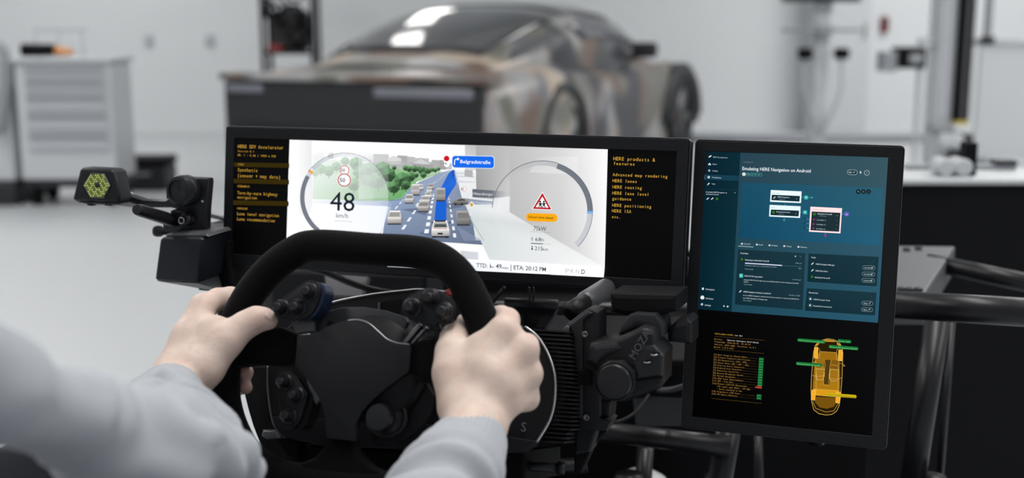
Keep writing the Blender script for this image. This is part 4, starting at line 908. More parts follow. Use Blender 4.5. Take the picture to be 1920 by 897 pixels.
# the blue lane to follow
m_.poly([(530, 560), (615, 560), (614, 745), (512, 745)], [(28, 98, 210), (28, 98, 210), (30, 96, 204), (30, 96, 204)], 13, 1, ZA)
m_.poly([(680, 306), (684, 350), (700, 410), (690, 440), (655, 490), (622, 545), (612, 575), (530, 575), (545, 480), (572, 455), (600, 400), (630, 340), (660, 312)], [(26, 80, 180), (36, 104, 212), (40, 108, 214), (38, 106, 212), (30, 98, 208), (26, 94, 206), (26, 92, 204), (26, 92, 204), (30, 98, 208), (36, 104, 212), (48, 114, 216), (52, 112, 206), (40, 94, 190)], 13, 1, ZA)
m_.poly([(655, 330), (680, 318), (688, 362), (664, 380)], (20, 72, 168), 14, .5, ZA)
# cars on the map
def mcar(x, y, w_, h_, c, sk=0.0, van=False, lay=15):
    # seen from above and behind: dark foot, tail, window, roof
    x0, x1 = x - w_ / 2, x + w_ / 2; sh = lambda g: tuple(max(0, min(255, int(k * g))) for k in c); r = .10 * w_; s_ = sk * w_
    top = y - h_
    m_.poly([(x0 + 2, y - .12 * h_), (x1 - 1, y - .12 * h_), (x1 - 2, y + .02 * h_), (x0 + 3, y + .02 * h_)], (58, 60, 66), lay, 1, ZA)
    m_.poly([(x0, y - .42 * h_), (x1, y - .42 * h_), (x1 - 1, y - .08 * h_), (x0 + 1, y - .08 * h_)], [sh(.95), sh(.9), sh(.66), sh(.7)], lay + 1, 1, ZA)
    if van: m_.poly([(x0 + r * .5 + s_, top), (x1 - r * .5 + s_, top), (x1, y - .42 * h_), (x0, y - .42 * h_)], [sh(1.15), sh(1.1), sh(.92), sh(.95)], lay + 1, 1, ZA); m_.poly([(x0 + r + s_ * .7, top + .14 * h_), (x1 - r + s_ * .7, top + .14 * h_), (x1 - r * .6, y - .5 * h_), (x0 + r * .6, y - .5 * h_)], sh(.82), lay + 2, 1, ZA)
    else:
        m_.poly([(x0 + 1.4 * r + s_, top), (x1 - 1.4 * r + s_, top), (x1, y - .42 * h_), (x0, y - .42 * h_)], [sh(1.18), sh(1.15), sh(.98), sh(1.0)], lay + 1, 1, ZA)
        m_.poly([(x0 + 1.5 * r + s_, top + .10 * h_), (x1 - 1.5 * r + s_, top + .10 * h_), (x1 - .9 * r, y - .56 * h_), (x0 + .9 * r, y - .56 * h_)], sh(.72), lay + 2, 1, ZA)
        m_.line([(x0 + .7 * r, y - .44 * h_), (x1 - .7 * r, y - .44 * h_)], .5, sh(1.2), lay + 3, ZA)
    m_.poly([(x1 - 1, y - .42 * h_), (x1 + .06 * w_ + s_, y - .55 * h_), (x1 + .05 * w_, y - .12 * h_), (x1 - 1, y - .08 * h_)], sh(.6), lay + 1, 1, ZA)
LG, DG = (206, 203, 200), (150, 146, 140)
mcar(484, 474, 52, 48, (184, 180, 176)); mcar(402, 480, 36, 50, (214, 212, 210)); mcar(354, 524, 74, 96, (204, 202, 200), .08, True); mcar(470, 504, 46, 48, (222, 220, 218)); mcar(462, 550, 60, 56, (220, 218, 216)); mcar(300, 592, 76, 78, LG, .08); mcar(436, 598, 74, 72, (208, 205, 202)); mcar(420, 662, 96, 88, (186, 182, 178), .05); mcar(176, 768, 118, 116, (216, 212, 208), .06)
mcar(566, 572, 78, 112, (172, 170, 168), .03, True, 18); mcar(756, 776, 112, 124, (150, 148, 146), -.05, True, 18)
# crossing dark car
m_.poly([(668, 580), (690, 558), (740, 545), (790, 556), (800, 578), (794, 596), (740, 606), (690, 604), (668, 596)], [(120, 116, 110), (150, 146, 140), (170, 166, 160), (160, 158, 154), (140, 136, 132), (80, 78, 76), (70, 68, 68), (70, 68, 68), (90, 86, 82)], 16, 1, ZA); m_.poly([(700, 562), (738, 550), (770, 556), (776, 568), (708, 570)], (78, 78, 80), 17, 1, ZA)
for x in (690, 745): m_.disc(x, 598, 10, (40, 40, 42), 18, ZA, n=12)
# own white car
mcar(564, 876, 152, 142, (236, 234, 232), 0, False, 20)
m_.poly([(518, 765), (610, 765), (618, 790), (512, 790)], (72, 84, 82), 24, 1, ZA); m_.poly([(515, 732), (612, 732), (606, 746), (520, 746)], (58, 50, 54), 24, 1, ZA); m_.line([(508, 800), (620, 806)], 1.0, (176, 70, 64), 24, ZA); m_.rect(540, 838, 584, 852, (26, 26, 30), 24, ZA); m_.rect(504, 868, 524, 880, (40, 40, 44), 24, ZA); m_.rect(604, 868, 626, 882, (40, 40, 44), 24, ZA)
for x in (496, 642): m_.disc(x, 752, 7, (50, 52, 54), 24, ZA, n=10)
# trees, faceted
def mtree(x, y, r, Z, haze=0.0, lay=12, rn=rn):
    mixc = lambda c: tuple(int(k * (1 - haze) + h * haze) for k, h in zip(c, (205, 225, 205)))
    m_.poly([(x - .08 * r, y + .6 * r), (x + .08 * r, y + .6 * r), (x + .10 * r, y + 1.35 * r), (x - .10 * r, y + 1.35 * r)], mixc((58, 82, 58)), lay, 1, Z)
    n = 7; pts = [(x + r * (1 + .12 * rn.random()) * math.cos(i * 2 * math.pi / n + .3), y + r * (.95 + .1 * rn.random()) * math.sin(i * 2 * math.pi / n + .3)) for i in range(n)]; c0 = (x - .15 * r, y - .1 * r)
    for i in range(n):
        a = i * 2 * math.pi / n + .7; br = .62 + .30 * (-math.sin(a) * .8 + -math.cos(a) * .35) + .08 * rn.random()
        m_.poly([pts[i], pts[(i + 1) % n], c0], mixc((int(118 * br), int(176 * br), int(118 * br))), lay + 1, 1, Z)
for x, y, r, hz in ((300, 300, 46, .78), (370, 320, 50, .72), (250, 330, 40, .85), (440, 280, 44, .72), (620, 250, 60, .6), (520, 230, 40, .75), (660, 330, 70, .62), (740, 300, 62, .62), (600, 440, 60, .55), (700, 400, 55, .66), (820, 400, 80, .5), (760, 420, 50, .6), (860, 300, 70, .3), (880, 350, 56, .3)): mtree(x, y, r, ZB, hz, 12)
for x, y, r in ((548, 300, 16), (520, 312, 18), (500, 306, 18), (470, 316, 22), (440, 310, 22), (415, 300, 20), (380, 300, 24), (345, 300, 30), (300, 300, 26), (270, 292, 24), (175, 290, 20), (455, 318, 24), (400, 318, 26), (360, 352, 22), (420, 350, 28), (310, 366, 44), (240, 390, 66), (130, 350, 60), (272, 436, 40), (172, 452, 54)): mtree(x, y, r, ZA, 0.0, 13)
m_.grid([(640, 160), (905, 170), (925, 560), (640, 580)], [(230, 232, 234, .35), (230, 232, 234, .1), (225, 230, 228, .12), (230, 236, 232, .45)], 20, 4, 6, ZB)
# ------------------------------------------------------------------ speed dial
sdl = Show(WP_, 'speed_dial', wscr, 'round speed dial reading 48')
sdl.disc(515, 560, 400, (240, 240, 246), 26, ZB, .22, 48)
sdl.ring(515, 560, 372, 405, 90, 138, (176, 180, 190, .25), 27, ZB, col2=(176, 180, 194, .75)); sdl.ring(515, 560, 372, 405, 30, 90, (180, 184, 190, .0), 27, ZB, col2=(176, 180, 190, .3))
sdl.ring(515, 560, 365, 405, 150, 232, (116, 120, 130), 28, ZB); sdl.ring(515, 560, 365, 405, 141, 150, (204, 206, 216), 28, ZB); sdl.ring(515, 560, 362, 410, 141.5, 144.5, (240, 160, 40), 29, ZB)
sdl.ring(515, 560, 402.5, 406, -6, 145, (86, 90, 100), 29, ZB)
def sign(s, x, y, r, t, Z, h, lay):
    s.disc(x, y, r + 5, (255, 235, 235), lay, Z, .7); s.disc(x, y, r, (176, 24, 36), lay + 1, Z); s.disc(x, y, r * .86, (250, 250, 250), lay + 2, Z); s.text(t, x, y + h / 2, h, (30, 34, 40), lay + 3, None, Z, bold=.012, center=True)
sign(sdl, 513, 312, 44, '30', ZB, 28, 30); sign(sdl, 512, 402, 60, '50', ZB, 36, 36)
sdl.text('48', 398, 676, 166, (30, 36, 46), 40, 222, ZB); sdl.text('km/h', 455, 742, 40, (74, 78, 86), 40, 108, ZB); sdl.line([(422, 771), (588, 782)], .6, (150, 154, 160), 40, ZB)
# ------------------------------------------------------------------ power dial
pdl = Show(WP_, 'power_dial', wscr, 'round power dial with warning triangle')
pdl.disc(467, 465, 240, (225, 225, 228), 26, E2, .10, 48)
pdl.ring(467, 465, 226, 250, 72, 178, (150, 152, 158, .55), 27, E2, col2=(205, 206, 210, .15)); pdl.ring(467, 465, 248, 250.5, 72, 176, (70, 74, 82), 28, E2)
pdl.ring(467, 465, 222, 248, 0, 72, (112, 118, 126), 28, E2); pdl.ring(467, 465, 222, 248, -45, -3, (196, 198, 204), 28, E2); pdl.ring(467, 465, 220, 250, -3, 0, (120, 176, 236), 29, E2); pdl.ring(467, 465, 247, 249.5, -45, 72, (90, 94, 102), 29, E2)
pdl.poly([(467, 368), (515, 460), (414, 455)], (250, 250, 250), 30, 1, E2); pdl.poly([(467, 374), (511, 457), (419, 453)], (186, 22, 34), 31, 1, E2); pdl.poly([(467, 393), (497, 448), (433, 445)], (252, 252, 252), 32, 1, E2)
for x in (456, 474):
    pdl.disc(x, 418, 5, (20, 20, 22), 33, E2, n=10); pdl.poly([(x - 6, 424), (x + 6, 424), (x + 5, 436), (x + 9, 446), (x + 5, 447), (x, 437), (x - 6, 447), (x - 9, 445), (x - 4, 434)], (20, 20, 22), 33, 1, E2); pdl.line([(x - 5, 426), (x - 12, 434)], 1.0, (20, 20, 22), 34, E2); pdl.line([(x + 5, 426), (x + 11, 430)], 1.0, (20, 20, 22), 34, E2)
pdl.pill(386, 474, 541, 514, 19, (246, 168, 20), 30, E2, 1, .03); pdl.text('School zone ahead', 402, 498, 12, (60, 44, 8), 31, 122, E2, bold=.01)
pdl.text('75kW', 428, 560, 21, (60, 62, 68), 30, 62, E2); pdl.line([(408, 566), (510, 571)], .5, (150, 152, 156), 30, E2); pdl.text('68', 436, 612, 18, (40, 42, 48), 30, 30, E2); pdl.text('%', 467, 613, 12, (60, 62, 68), 30, 14, E2)
pdl.line([(410, 624), (470, 627)], 1.4, (40, 44, 50), 30, E2); pdl.line([(470, 627), (510, 629)], .5, (150, 152, 156), 30, E2); pdl.text('215', 434, 657, 19, (40, 42, 48), 30, 38, E2); pdl.text('km', 473, 659, 14, (60, 62, 68), 30, 26, E2)
pdl.ring(416, 598, 2.4, 4.2, 0, 360, (60, 62, 68), 30, E2, n=12); pdl.ring(416, 607, 2.4, 4.2, 0, 360, (60, 62, 68), 30, E2, n=12); pdl.poly([(416, 636), (421, 643), (411, 643)], (40, 42, 48), 30, 1, E2); pdl.disc(416, 652, 4.5, (40, 42, 48), 30, E2, n=12); pdl.rect(415, 640, 417, 652, (40, 42, 48), 30, E2)
# ------------------------------------------------------------------ signs over the road and bottom bar
nav = Show(WP_, 'navigation_signs', wscr, 'blue street sign and small road signs')
nav.pill(660, 186, 1018, 292, 26, (236, 242, 250), 30, ZA, 1, .018); nav.poly([(640, 190), (668, 190), (668, 282)], (236, 242, 250), 29, .0, ZA); nav.pill(664, 190, 1014, 288, 24, (24, 106, 232), 31, ZA, 1, .018)
nav.line([(682, 268), (683, 234), (690, 220), (712, 216)], 1.6, (250, 250, 250), 33, ZA); nav.poly([(708, 202), (724, 217), (706, 231)], (250, 250, 250), 33, 1, ZA)
nav.text('Belgradstraße', 741, 252, 28, (250, 250, 250), 33, 252, ZA, bold=.008)
nav.pill(592, 206, 641, 284, 24, (250, 250, 250), 30, ZA, .95); nav.disc(616, 213, 23, (130, 14, 26), 31, ZA); nav.disc(616, 213, 20, (214, 16, 40), 32, ZA); nav.text('1h', 601, 264, 17, (40, 40, 44), 32, 28, ZA, bold=.02)
sign(nav, 762, 470, 21, '30', ZA, 18, 30)
nav.poly([(826, 572), (852, 602), (826, 632), (800, 602)], (240, 240, 238), 30, 1, ZA); nav.poly([(826, 582), (843, 602), (826, 622), (809, 602)], (204, 160, 62), 31, 1, ZA)
nav.grid([(833, 470), (1010, 482), (1010, 545), (833, 538)], [(96, 102, 112), (110, 114, 122), (112, 116, 124), (96, 102, 112)], 29, 4, 2, ZA); nav.grid([(1010, 482), (1120, 488), (1120, 540), (1010, 545)], [(110, 114, 122, .8), (150, 152, 158, .0), (150, 152, 158, .0), (112, 116, 124, .8)], 29, 6, 3, ZA)
nav.text('Hiltensberger', 848, 518, 22, (222, 226, 230), 31, 168, ZA)
bar = Show(WP_, 'status_bar', wscr, 'arrival time and gear bar')
bar.grid([(-300, 690), (506, 730), (506, 778), (-300, 740)], [(235, 240, 248), (250, 250, 252), (248, 248, 250), (226, 232, 244)], 30, 6, 2, E2); bar.poly([(506, 730), (775, 745), (770, 793), (506, 779)], (253, 253, 253), 30, 1, E2); bar.line([(506, 730), (506, 779)], .5, (205, 207, 212), 31, E2)
bar.grid([(60, 660), (150, 668), (150, 706), (75, 700)], [(196, 200, 208, .9), (205, 208, 214, .9), (205, 208, 214, .9), (196, 200, 208, .9)], 30, 2, 2, E2); bar.text('e', 62, 688, 12, (30, 32, 36), 31, 10, E2, bold=.02)
for t, x, h, wd, y, bo in (('TTD: 1', 146, 20, 70, 741, .006), ('hr', 216, 13, 18, 745, .006), ('49', 242, 21, 28, 746, .012), ('min', 272, 13, 32, 749, .006), ('|', 315, 24, 3, 752, 0), ('ETA: 20:12 PM', 330, 20, 158, 752, .012)): bar.text(t, x, y, h, (64, 70, 80), 32, wd, E2, bold=bo)
for ch, x, c in (('P', 586, 186), ('R', 610, 190), ('N', 636, 186), ('D', 664, 50)): bar.text(ch, x, 770 + (x - 586) * .05, 22, (c, c, c + 4), 32, 17, E2, bold=.01 if c < 100 else 0)
# ------------------------------------------------------------------ amber text panels at both sides
AM = (206, 160, 62)
lt = Show(WP_, 'amber_side_text', wscr, 'amber text column at the left')
for x0, y0, x1, y1 in ((75, 223, 349, 249), (74, 304, 348, 331), (72, 411, 346, 438)): lt.poly([(x0, y0), (x1, y0 + 5), (x1, y1 + 2), (x0, y1 - 4)], (52, 41, 12), 4, 1, E1)
for t, x, y, h, wd in (('HERE SDV Accelerator', 97, 152, 16, 224), ('Version 0.1', 97, 172, 9, 82), ('AR: 1 : 2.66 / 1920 x 720', 96, 192, 10, 188), ('VIEW', 97, 238, 9, 30), ('Synthetic', 96, 268, 16, 100), ('(sensor + map data)', 95, 296, 16, 212), ('SCENARIO', 95, 346, 10, 60), ('Turn-by-turn highway', 95, 381, 15, 197), ('navigation', 94, 402, 14, 98), ('USECASE', 94, 455, 9, 52), ('Lane level navigation', 93, 484, 15, 207), ('Lane recommendation', 93, 510, 15, 187)):
    lt.text(t, x, y, h, AM, 8, wd, E1, mono=True, bold=.004)
rt = Show(WP_, 'amber_side_text', wscr, 'amber text column at the right')
for t, x, y, h, wd in (('HERE products &', 818, 213, 17, 206), ('features', 818, 236, 15, 108), ('Advanced map rendering', 815, 291, 15, 269), ('HERE lanes', 814, 321, 15, 122), ('HERE routing', 814, 352, 15, 146), ('HERE lane level', 813, 382, 15, 182), ('guidance', 812, 409, 15, 96), ('HERE positioning', 812, 442, 15, 194), ('HERE ISA', 811, 470, 15, 96), ('etc.', 810, 499, 14, 46)):
    rt.text(t, x, y, h, AM, 8, wd, E2, mono=True, bold=.004)
# ================================================================== the portrait screen
Z3, Z4, C3, C4, C5, C6, C7 = Crop(1280, 250, 2.491), Crop(1270, 580, 3.2044), Crop(1310, 280, 6.406), Crop(1420, 340, 6.406), Crop(1370, 440, 4.983), Crop(1310, 610, 5.607), Crop(1480, 620, 5.275)
pg = Show(PP_, 'work_page', pscr, 'teal work page')
pg.grid([(112, 85), (960, 112), (912, 886), (68, 822)], [(36, 62, 76), (56, 84, 94), (40, 86, 108), (28, 66, 80)], 0, 10, 12, Z3)
pg.grid([(112, 85), (270, 90), (228, 834), (68, 822)], [(8, 34, 46), (12, 42, 54), (12, 46, 58), (5, 34, 46)], 1, 4, 10, Z3)
pg.grid([(275, 230), (935, 256), (920, 524), (262, 490)], [(26, 76, 100), (44, 92, 110), (36, 92, 118), (18, 70, 96)], 2, 8, 6, Z3)
pg.poly([(104, 193), (264, 199), (262, 223), (102, 217)], (22, 60, 78), 2, 1, Z3); pg.poly([(102, 194), (104, 194), (103, 217), (101, 217)], (140, 180, 190), 3, 1, Z3)
for q in ([(258, 543), (573, 561), (560, 826), (244, 800)], [(588, 562), (916, 578), (906, 716), (582, 694)], [(580, 724), (905, 745), (898, 852), (572, 829)]): pg.poly(q, [(22, 48, 58), (26, 54, 64), (24, 50, 60), (14, 42, 52)], 2, 1, Z3)
TX = (206, 220, 226); T2 = (150, 172, 180)
pgt = Show(PP_, 'page_writing', pscr, 'small page writing and buttons')
pgt.line([(122, 96), (152, 78)], 2.2, (220, 230, 234), 4, C3); pgt.text('SDV Accelerator', 174, 104, 17, (170, 190, 198), 4, 178, C3)
pgt.poly([(114, 182), (131, 164), (148, 183), (144, 193), (134, 193), (134, 182), (127, 182), (127, 193), (118, 192)], (224, 232, 236), 4, 1, C3); pgt.text('Home', 168, 186, 14, TX, 4, 50, C3)
for k in range(3): pgt.rect(116, 246 + k * 8, 138, 251 + k * 8, (200, 212, 218), 4, C3)
pgt.text('Catalog', 165, 266, 14, TX, 4, 64, C3)
for a in (0, 1):
    for b in (0, 1): pgt.rect(108 + a * 14, 324 + b * 13, 120 + a * 14, 335 + b * 13, (220, 230, 234), 4, C3)
pgt.text('Workbenches', 160, 346, 14, TX, 4, 114, C3); pgt.line([(104, 430), (124, 412)], 1.3, (224, 232, 236), 4, C3); pgt.disc(124, 412, 8, (224, 232, 236), 4, C3, n=10); pgt.text('Tools', 158, 424, 14, TX, 4, 42, C3)
pgt.line([(90, 478), (470, 488)], .3, (40, 66, 76), 4, C3); pgt.text('Emulating HERE Navigation on', 90, 520, 14, TX, 4, 250, C3); pgt.text('Embedded Android', 90, 546, 13, TX, 4, 150, C3); pgt.poly([(427, 520), (445, 522), (436, 530)], T2, 4, 1, C3)
for x in (110, 164): pgt.line([(x - 14, 604), (x + 12, 584)], 1.6, (220, 230, 234), 4, C3)
pgt.pill(200, 578, 240, 616, 4, (14, 44, 24), 4, C3); pgt.ring(220, 597, 8, 14, 0, 360, (60, 150, 46), 5, C3, n=14)
pgt.text('‹ Workbenches', 532, 160, 12, (120, 146, 156), 4, 122, C3); pgt.text('Emulating HERE Navigation on Android', 279, 172, 15, (228, 236, 240), 4, 314, Z3, bold=.008)
pgt.disc(543, 300, 21, (226, 232, 234), 4, C3); pgt.text('2', 536, 310, 20, (60, 70, 74), 5, 14, C3)
for k in range(5): pgt.ring(583 + k * 40, 302 + k * 1.2, 17, 21, 0, 360, (66, 170, 168), 4, C3, n=18); pgt.disc(583 + k * 40, 302 + k * 1.2, 17, (22, 50, 60), 4, C3, n=18)
for k, t in enumerate(('HN', 'CL', 'M', 'U', 'P')): pgt.text(t, 583 + k * 40, 307 + k * 1.2, 10, TX, 5, None, C3, center=True)
def button(x0, y0, x1, y1, t, Z, wd, sk=.03, h=11):
    r = (y1 - y0) / 2; pgt.pill(x0, y0, x1, y1, r, (190, 206, 212), 5, Z, 1, sk); pgt.pill(x0 + 1.3, y0 + 1.3, x1 - 1.3, y1 - 1.3, r - 1.3, (28, 56, 66), 6, Z, 1, sk); pgt.text(t, x0 + (x1 - x0) * .16, y0 + r + h * .45 + .6, h, TX, 7, wd, Z)
button(768, 170, 816, 194, 'Edit', Z3, 15, h=8); pgt.line([(797, 186), (804, 179)], .9, TX, 7, Z3); pgt.ring(860, 185, 11, 12.5, 0, 360, (190, 206, 212), 5, Z3, n=24); pgt.text('?', 860, 189, 8, TX, 5, None, Z3, center=True); pgt.rect(828, 178, 834, 188, TX, 5, Z3)
for x, t in ((820, '+'), (844, '◦'), (868, ':')): pgt.disc(x, 273, 11.5, (28, 44, 50), 4, Z3); pgt.text(t, x, 277, 8, TX, 5, None, Z3, center=True)
# flow chart cards
def card(q, tint, head, hc, box_, icon, ic, t1, t2):
    pgt.poly(q, tint, 4, 1, C4); pgt.text(head, *box_[4:6], 11, hc, 5, box_[6], C4); pgt.poly(box_[:4], (24, 46, 56), 5, 1, C4)
    pgt.text(t1, *icon, 13, TX, 6, ic, C4, bold=.006); pgt.text(t2, icon[0] + 18, icon[1] + 24, 10, T2, 6, 70, C4)
card([(162, 106), (532, 123), (524, 263), (153, 247)], (232, 246, 250), 'System Apps', (70, 140, 150), [(174, 162), (512, 178), (506, 246), (168, 228), 174, 146, 98], (244, 196), 142, 'HERE Navigation', '> Release 12')
card([(148, 284), (520, 302), (513, 442), (141, 424)], (226, 244, 250), 'Target', (70, 140, 150), [(164, 340), (502, 354), (496, 424), (156, 408), 164, 320, 50], (232, 374), 160, 'Embedded Android', '> Release 12')
pgt.poly([(638, 306), (1018, 325), (998, 628), (620, 607)], (252, 224, 224), 4, 1, C4); pgt.text('▾ VM with sample', 660, 344, 11, (206, 70, 80), 5, 140, C4); pgt.poly([(654, 364), (998, 380), (982, 608), (638, 590)], (30, 48, 54), 5, 1, C4)
pgt.text('Embedded Virtual M', 724, 398, 14, TX, 6, 172, C4, bold=.006); pgt.text('3 instances', 744, 420, 10, T2, 6, 84, C4)
for k in range(3):
    y = 466 + k * 53; x = 716 - k * 4; pgt.text('Car Media 1.' + str(k + 1), x, y + 6, 13, TX, 6, 106, C4); pgt.ring(682 - k * 4, y - 4, 5, 10, 0, 360, (196, 50, 150), 6, C4, n=10); pgt.text('i', 952 - k * 3, y + 12, 12, T2, 6, 3, C4); pgt.ring(570 - k * 2, 452 + k * 53, 9, 13, 0, 360, (16, 40, 52), 5, C4, n=14); pgt.line([(586, 455 + k * 53), (634, 458 + k * 53)], .4, (150, 176, 186), 5, C4)
for x, y, g in ((206, 196, (220, 230, 234)),): pgt.line([(x - 12, y + 12), (x + 10, y - 10)], 1.4, g, 6, C4)
for x, y in ((194, 374), (686, 396)): pgt.pill(x - 20, y - 20, x + 20, y + 20, 4, (22, 50, 28), 6, C4); pgt.ring(x, y, 8, 14, 0, 360, (70, 160, 50), 7, C4, n=12)
for x, y in ((472, 210), (462, 388), (958, 412)): pgt.poly([(x - 10, y - 4), (x, y + 2), (x + 10, y - 4), (x, y + 8)], T2, 6, 1, C4)
for x, y in ((586, 196), (574, 374)): pgt.pill(x - 23, y - 23, x + 23, y + 23, 6, (48, 178, 168), 5, C4); pgt.ring(x, y, 5, 9, 0, 360, (236, 250, 248), 6, C4, n=12)
pgt.pill(1049, 372, 1097, 420, 6, (112, 92, 200), 5, C4); pgt.line([(1062, 402), (1084, 400)], 1.2, (206, 196, 246), 6, C4)
for x, y, c in ((655, 197, (80, 190, 196)), (323, 469, (80, 190, 196))): pgt.ring(x, y, 7, 11, 0, 360, c, 5, C4, n=14)
pgt.pill(806, 638, 828, 668, 4, (196, 40, 150), 5, C4); pgt.rect(812, 646, 822, 660, (40, 60, 74), 6, C4)
for q in ([(532, 192), (562, 194)], [(610, 197), (644, 197)], [(336, 258), (335, 290)], [(322, 436), (322, 458)], [(514, 374), (550, 374)], [(1010, 394), (1048, 396)], [(817, 622), (817, 638)]): pgt.line(q, .4, (120, 190, 196), 4, C4)
# tabs
for x, t, wd in ((124, 'Overview', 62), (264, 'Saved', 36), (382, 'Artifacts', 58), (520, 'Targets', 50), (652, 'Monitors', 62)): pgt.text(t, x, 92 + (x - 124) * .058, 11, TX, 4, wd, C5); pgt.pill(x - 28, 80 + (x - 124) * .055, x - 10, 94 + (x - 124) * .055, 4, TX, 4, C5)
pgt.line([(70, 108), (212, 118)], .7, TX, 4, C5)
pgt.text('Activities', 90, 180, 13, TX, 4, 74, C5, bold=.006); pgt.poly([(596, 200), (614, 201), (605, 212)], TX, 4, 1, C5); pgt.text(':', 648, 212, 14, TX, 4, 4, C5)
pgt.pill(92, 220, 118, 246, 3, (18, 56, 28), 4, C5); pgt.ring(105, 233, 5, 9, 0, 360, (70, 160, 50), 5, C5, n=10); pgt.text('Deploying to Embedded Virtual M', 136, 242, 12, TX, 4, 220, C5, bold=.006); pgt.line([(134, 268), (480, 290)], 1.7, (214, 222, 246), 5, C5); pgt.line([(480, 290), (662, 302)], .6, (60, 110, 124), 4, C5)
pgt.text('Deploying image version Embedded Virtual M', 134, 292, 10, T2, 4, 292, C5); pgt.text('8:00 min', 608, 272, 10, T2, 4, 56, C5); pgt.text('68%', 634, 322, 10, T2, 4, 28, C5); pgt.text('View details', 133, 326, 10, T2, 4, 78, C5)
pgt.pill(80, 366, 116, 404, 4, (52, 176, 168), 4, C5); pgt.ring(98, 385, 5, 8, 0, 360, (230, 246, 246), 5, C5, n=10); pgt.text('ADAS IVI OS image added', 128, 392, 12, TX, 4, 168, C5, bold=.006); pgt.text('2 hours ago', 578, 424, 10, T2, 4, 78, C5); pgt.text('Image ECAR IVI OS image was successfully added to the workspace by Heidi', 125, 427, 10, TX, 4, 504, C5); pgt.text('Reiner', 124, 447, 10, TX, 4, 44, C5); pgt.text('View details', 123, 470, 10, T2, 4, 78, C5)
pgt.line([(80, 540), (100, 524)], 1.6, TX, 4, C5); pgt.text('HERE Navigation Release 2 published', 120, 540, 12, TX, 4, 254, C5, bold=.006); pgt.text('October 5, 2025', 544, 570, 10, T2, 4, 104, C5); pgt.text('A new HERE Navigation release with version number 2.1 was just published via', 117, 572, 10, TX, 4, 516, C5); pgt.text('the HERE Navigation Manager app', 116, 598, 10, TX, 4, 226, C5); pgt.text('View details', 115, 620, 10, T2, 4, 78, C5)
pgt.text('Tools', 752, 220, 13, TX, 4, 42, C5, bold=.006); pgt.text(':', 1334, 254, 14, (90, 150, 90), 4, 4, C5); pgt.text('Resources', 732, 548, 13, TX, 4, 84, C5, bold=.006); pgt.text(':', 1312, 588, 14, (90, 150, 90), 4, 4, C5)
for k, (t, wd) in enumerate((('HERE Navigation Manager', 176), ('HERE Style Editor', 118), ('Embedded Virtual M', 138))):
    y = 282 + k * 62; pgt.text(t, 796 - k * 4, y, 12, TX, 4, wd, C5, bold=.004)
    if k < 2: pgt.line([(754, y), (774, y - 18)], 1.6, TX, 4, C5)
    else: pgt.pill(748, y - 24, 774, y + 4, 3, (20, 60, 30), 4, C5); pgt.ring(760, y - 10, 5, 9, 0, 360, (70, 160, 50), 5, C5, n=10)
    button(1232 - k * 4, 289 + k * 60, 1350 - k * 3, 328 + k * 60, 'Launch', C5, 54); pgt.line([(1313 - k * 4, 318 + k * 60), (1332 - k * 4, 304 + k * 60)], .7, TX, 8, C5); pgt.ring(1320 - k * 4, 312 + k * 60, 6, 8, 100, 350, TX, 8, C5, n=8)
for k, (t, wd) in enumerate((('HERE Developer Guide', 152), ('Embedded Documentation', 174))):
    y = 610 + k * 60; pgt.ring(746 - k * 3, y - 8, 17, 20, 0, 360, (60, 100, 112), 4, C5, n=16); pgt.rect(738 - k * 3, y - 16, 752 - k * 3, y, TX, 5, C5); pgt.text(t, 776 - k * 4, y + 2, 12, TX, 4, wd, C5); button(1224 - k * 2, 622 + k * 60, 1330 - k * 3, 660 + k * 60, 'Open', C5, 38); pgt.line([(1292 - k * 3, 648 + k * 60), (1308 - k * 3, 634 + k * 60)], .7, TX, 8, C5)
pgt.text('Marketplace', 108, 732, 7, TX, 4, 42, Z3); pgt.rect(90, 722, 99, 732, TX, 4, Z3); pgt.disc(92, 768, 9, (226, 232, 234), 4, Z3); pgt.text('Heidi Reiner', 107, 775, 7, TX, 4, 38, Z3); pgt.disc(90, 800, 5.5, TX, 4, Z3, n=10); pgt.disc(90, 800, 2.4, (10, 38, 50), 5, Z3, n=10); pgt.text('Settings', 104, 806, 7, TX, 4, 28, Z3); pgt.disc(193, 808, 3.5, TX, 4, Z3, n=10); pgt.disc(210, 810, 4, TX, 4, Z3, n=10)
# terminal
tm = Show(PP_, 'terminal_text', pscr, 'amber self-check listing with green marks')
tm.grid([(130, 20), (1200, 82), (1168, 760), (90, 640)], [(5, 5, 6), (15, 15, 17), (9, 9, 10), (2, 2, 2)], 0, 6, 6, Z4)
AT = (176, 134, 66)
sl_ = .088
def tl(t, x, y, wd, col=AT, h=14): tm.text(t, x, y, h, col, 3, wd, C6, mono=True)
tl('SDVTest@Dev/AWARE', 170, 96, 192, (190, 150, 40)); tl('run dev', 376, 113, 88, (226, 226, 220)); tl('-' * 44, 166, 120, 528, h=12)
tl('Delivery :', 166, 152, 100); tl('Vehicle Software Self-Check', 300, 164, 332, (230, 228, 222)); tl('Timestamp: 2026-02-21  09:43:17', 165, 180, 380); tl('Vehicle: ADAS-AARO  Platform: v3.0.1', 164, 208, 438); tl('Build: 2.8.5-1217', 162, 236, 208); tl('-' * 44, 162, 256, 522, h=12)
LST = ['[1] Boot Integrity (Secure Boot)', '[2] Firmware Signature Verification', '[3] ECU Connectivity (CAN / ETH)', '[4] Sensor Suite (ABS / ESP / IMU)', '[5] Steering Assist Controller', '[6] Brake-by-Wire Controller', '[7] Powertrain Controller', '[8] Battery Management System', '[9] Thermal Management', '[10] ADAS Stack (Camera/Radar)', '[11] GPS - Time Sync', '[12] Network (LTE/WiFi/Bluetooth)', '     LTE signal weak (RSSI: -109 dBm)', '     - Retry scheduled in 30s', '[13] Diagnostics (UDS Scan)', '[14] OTA Update Readiness']
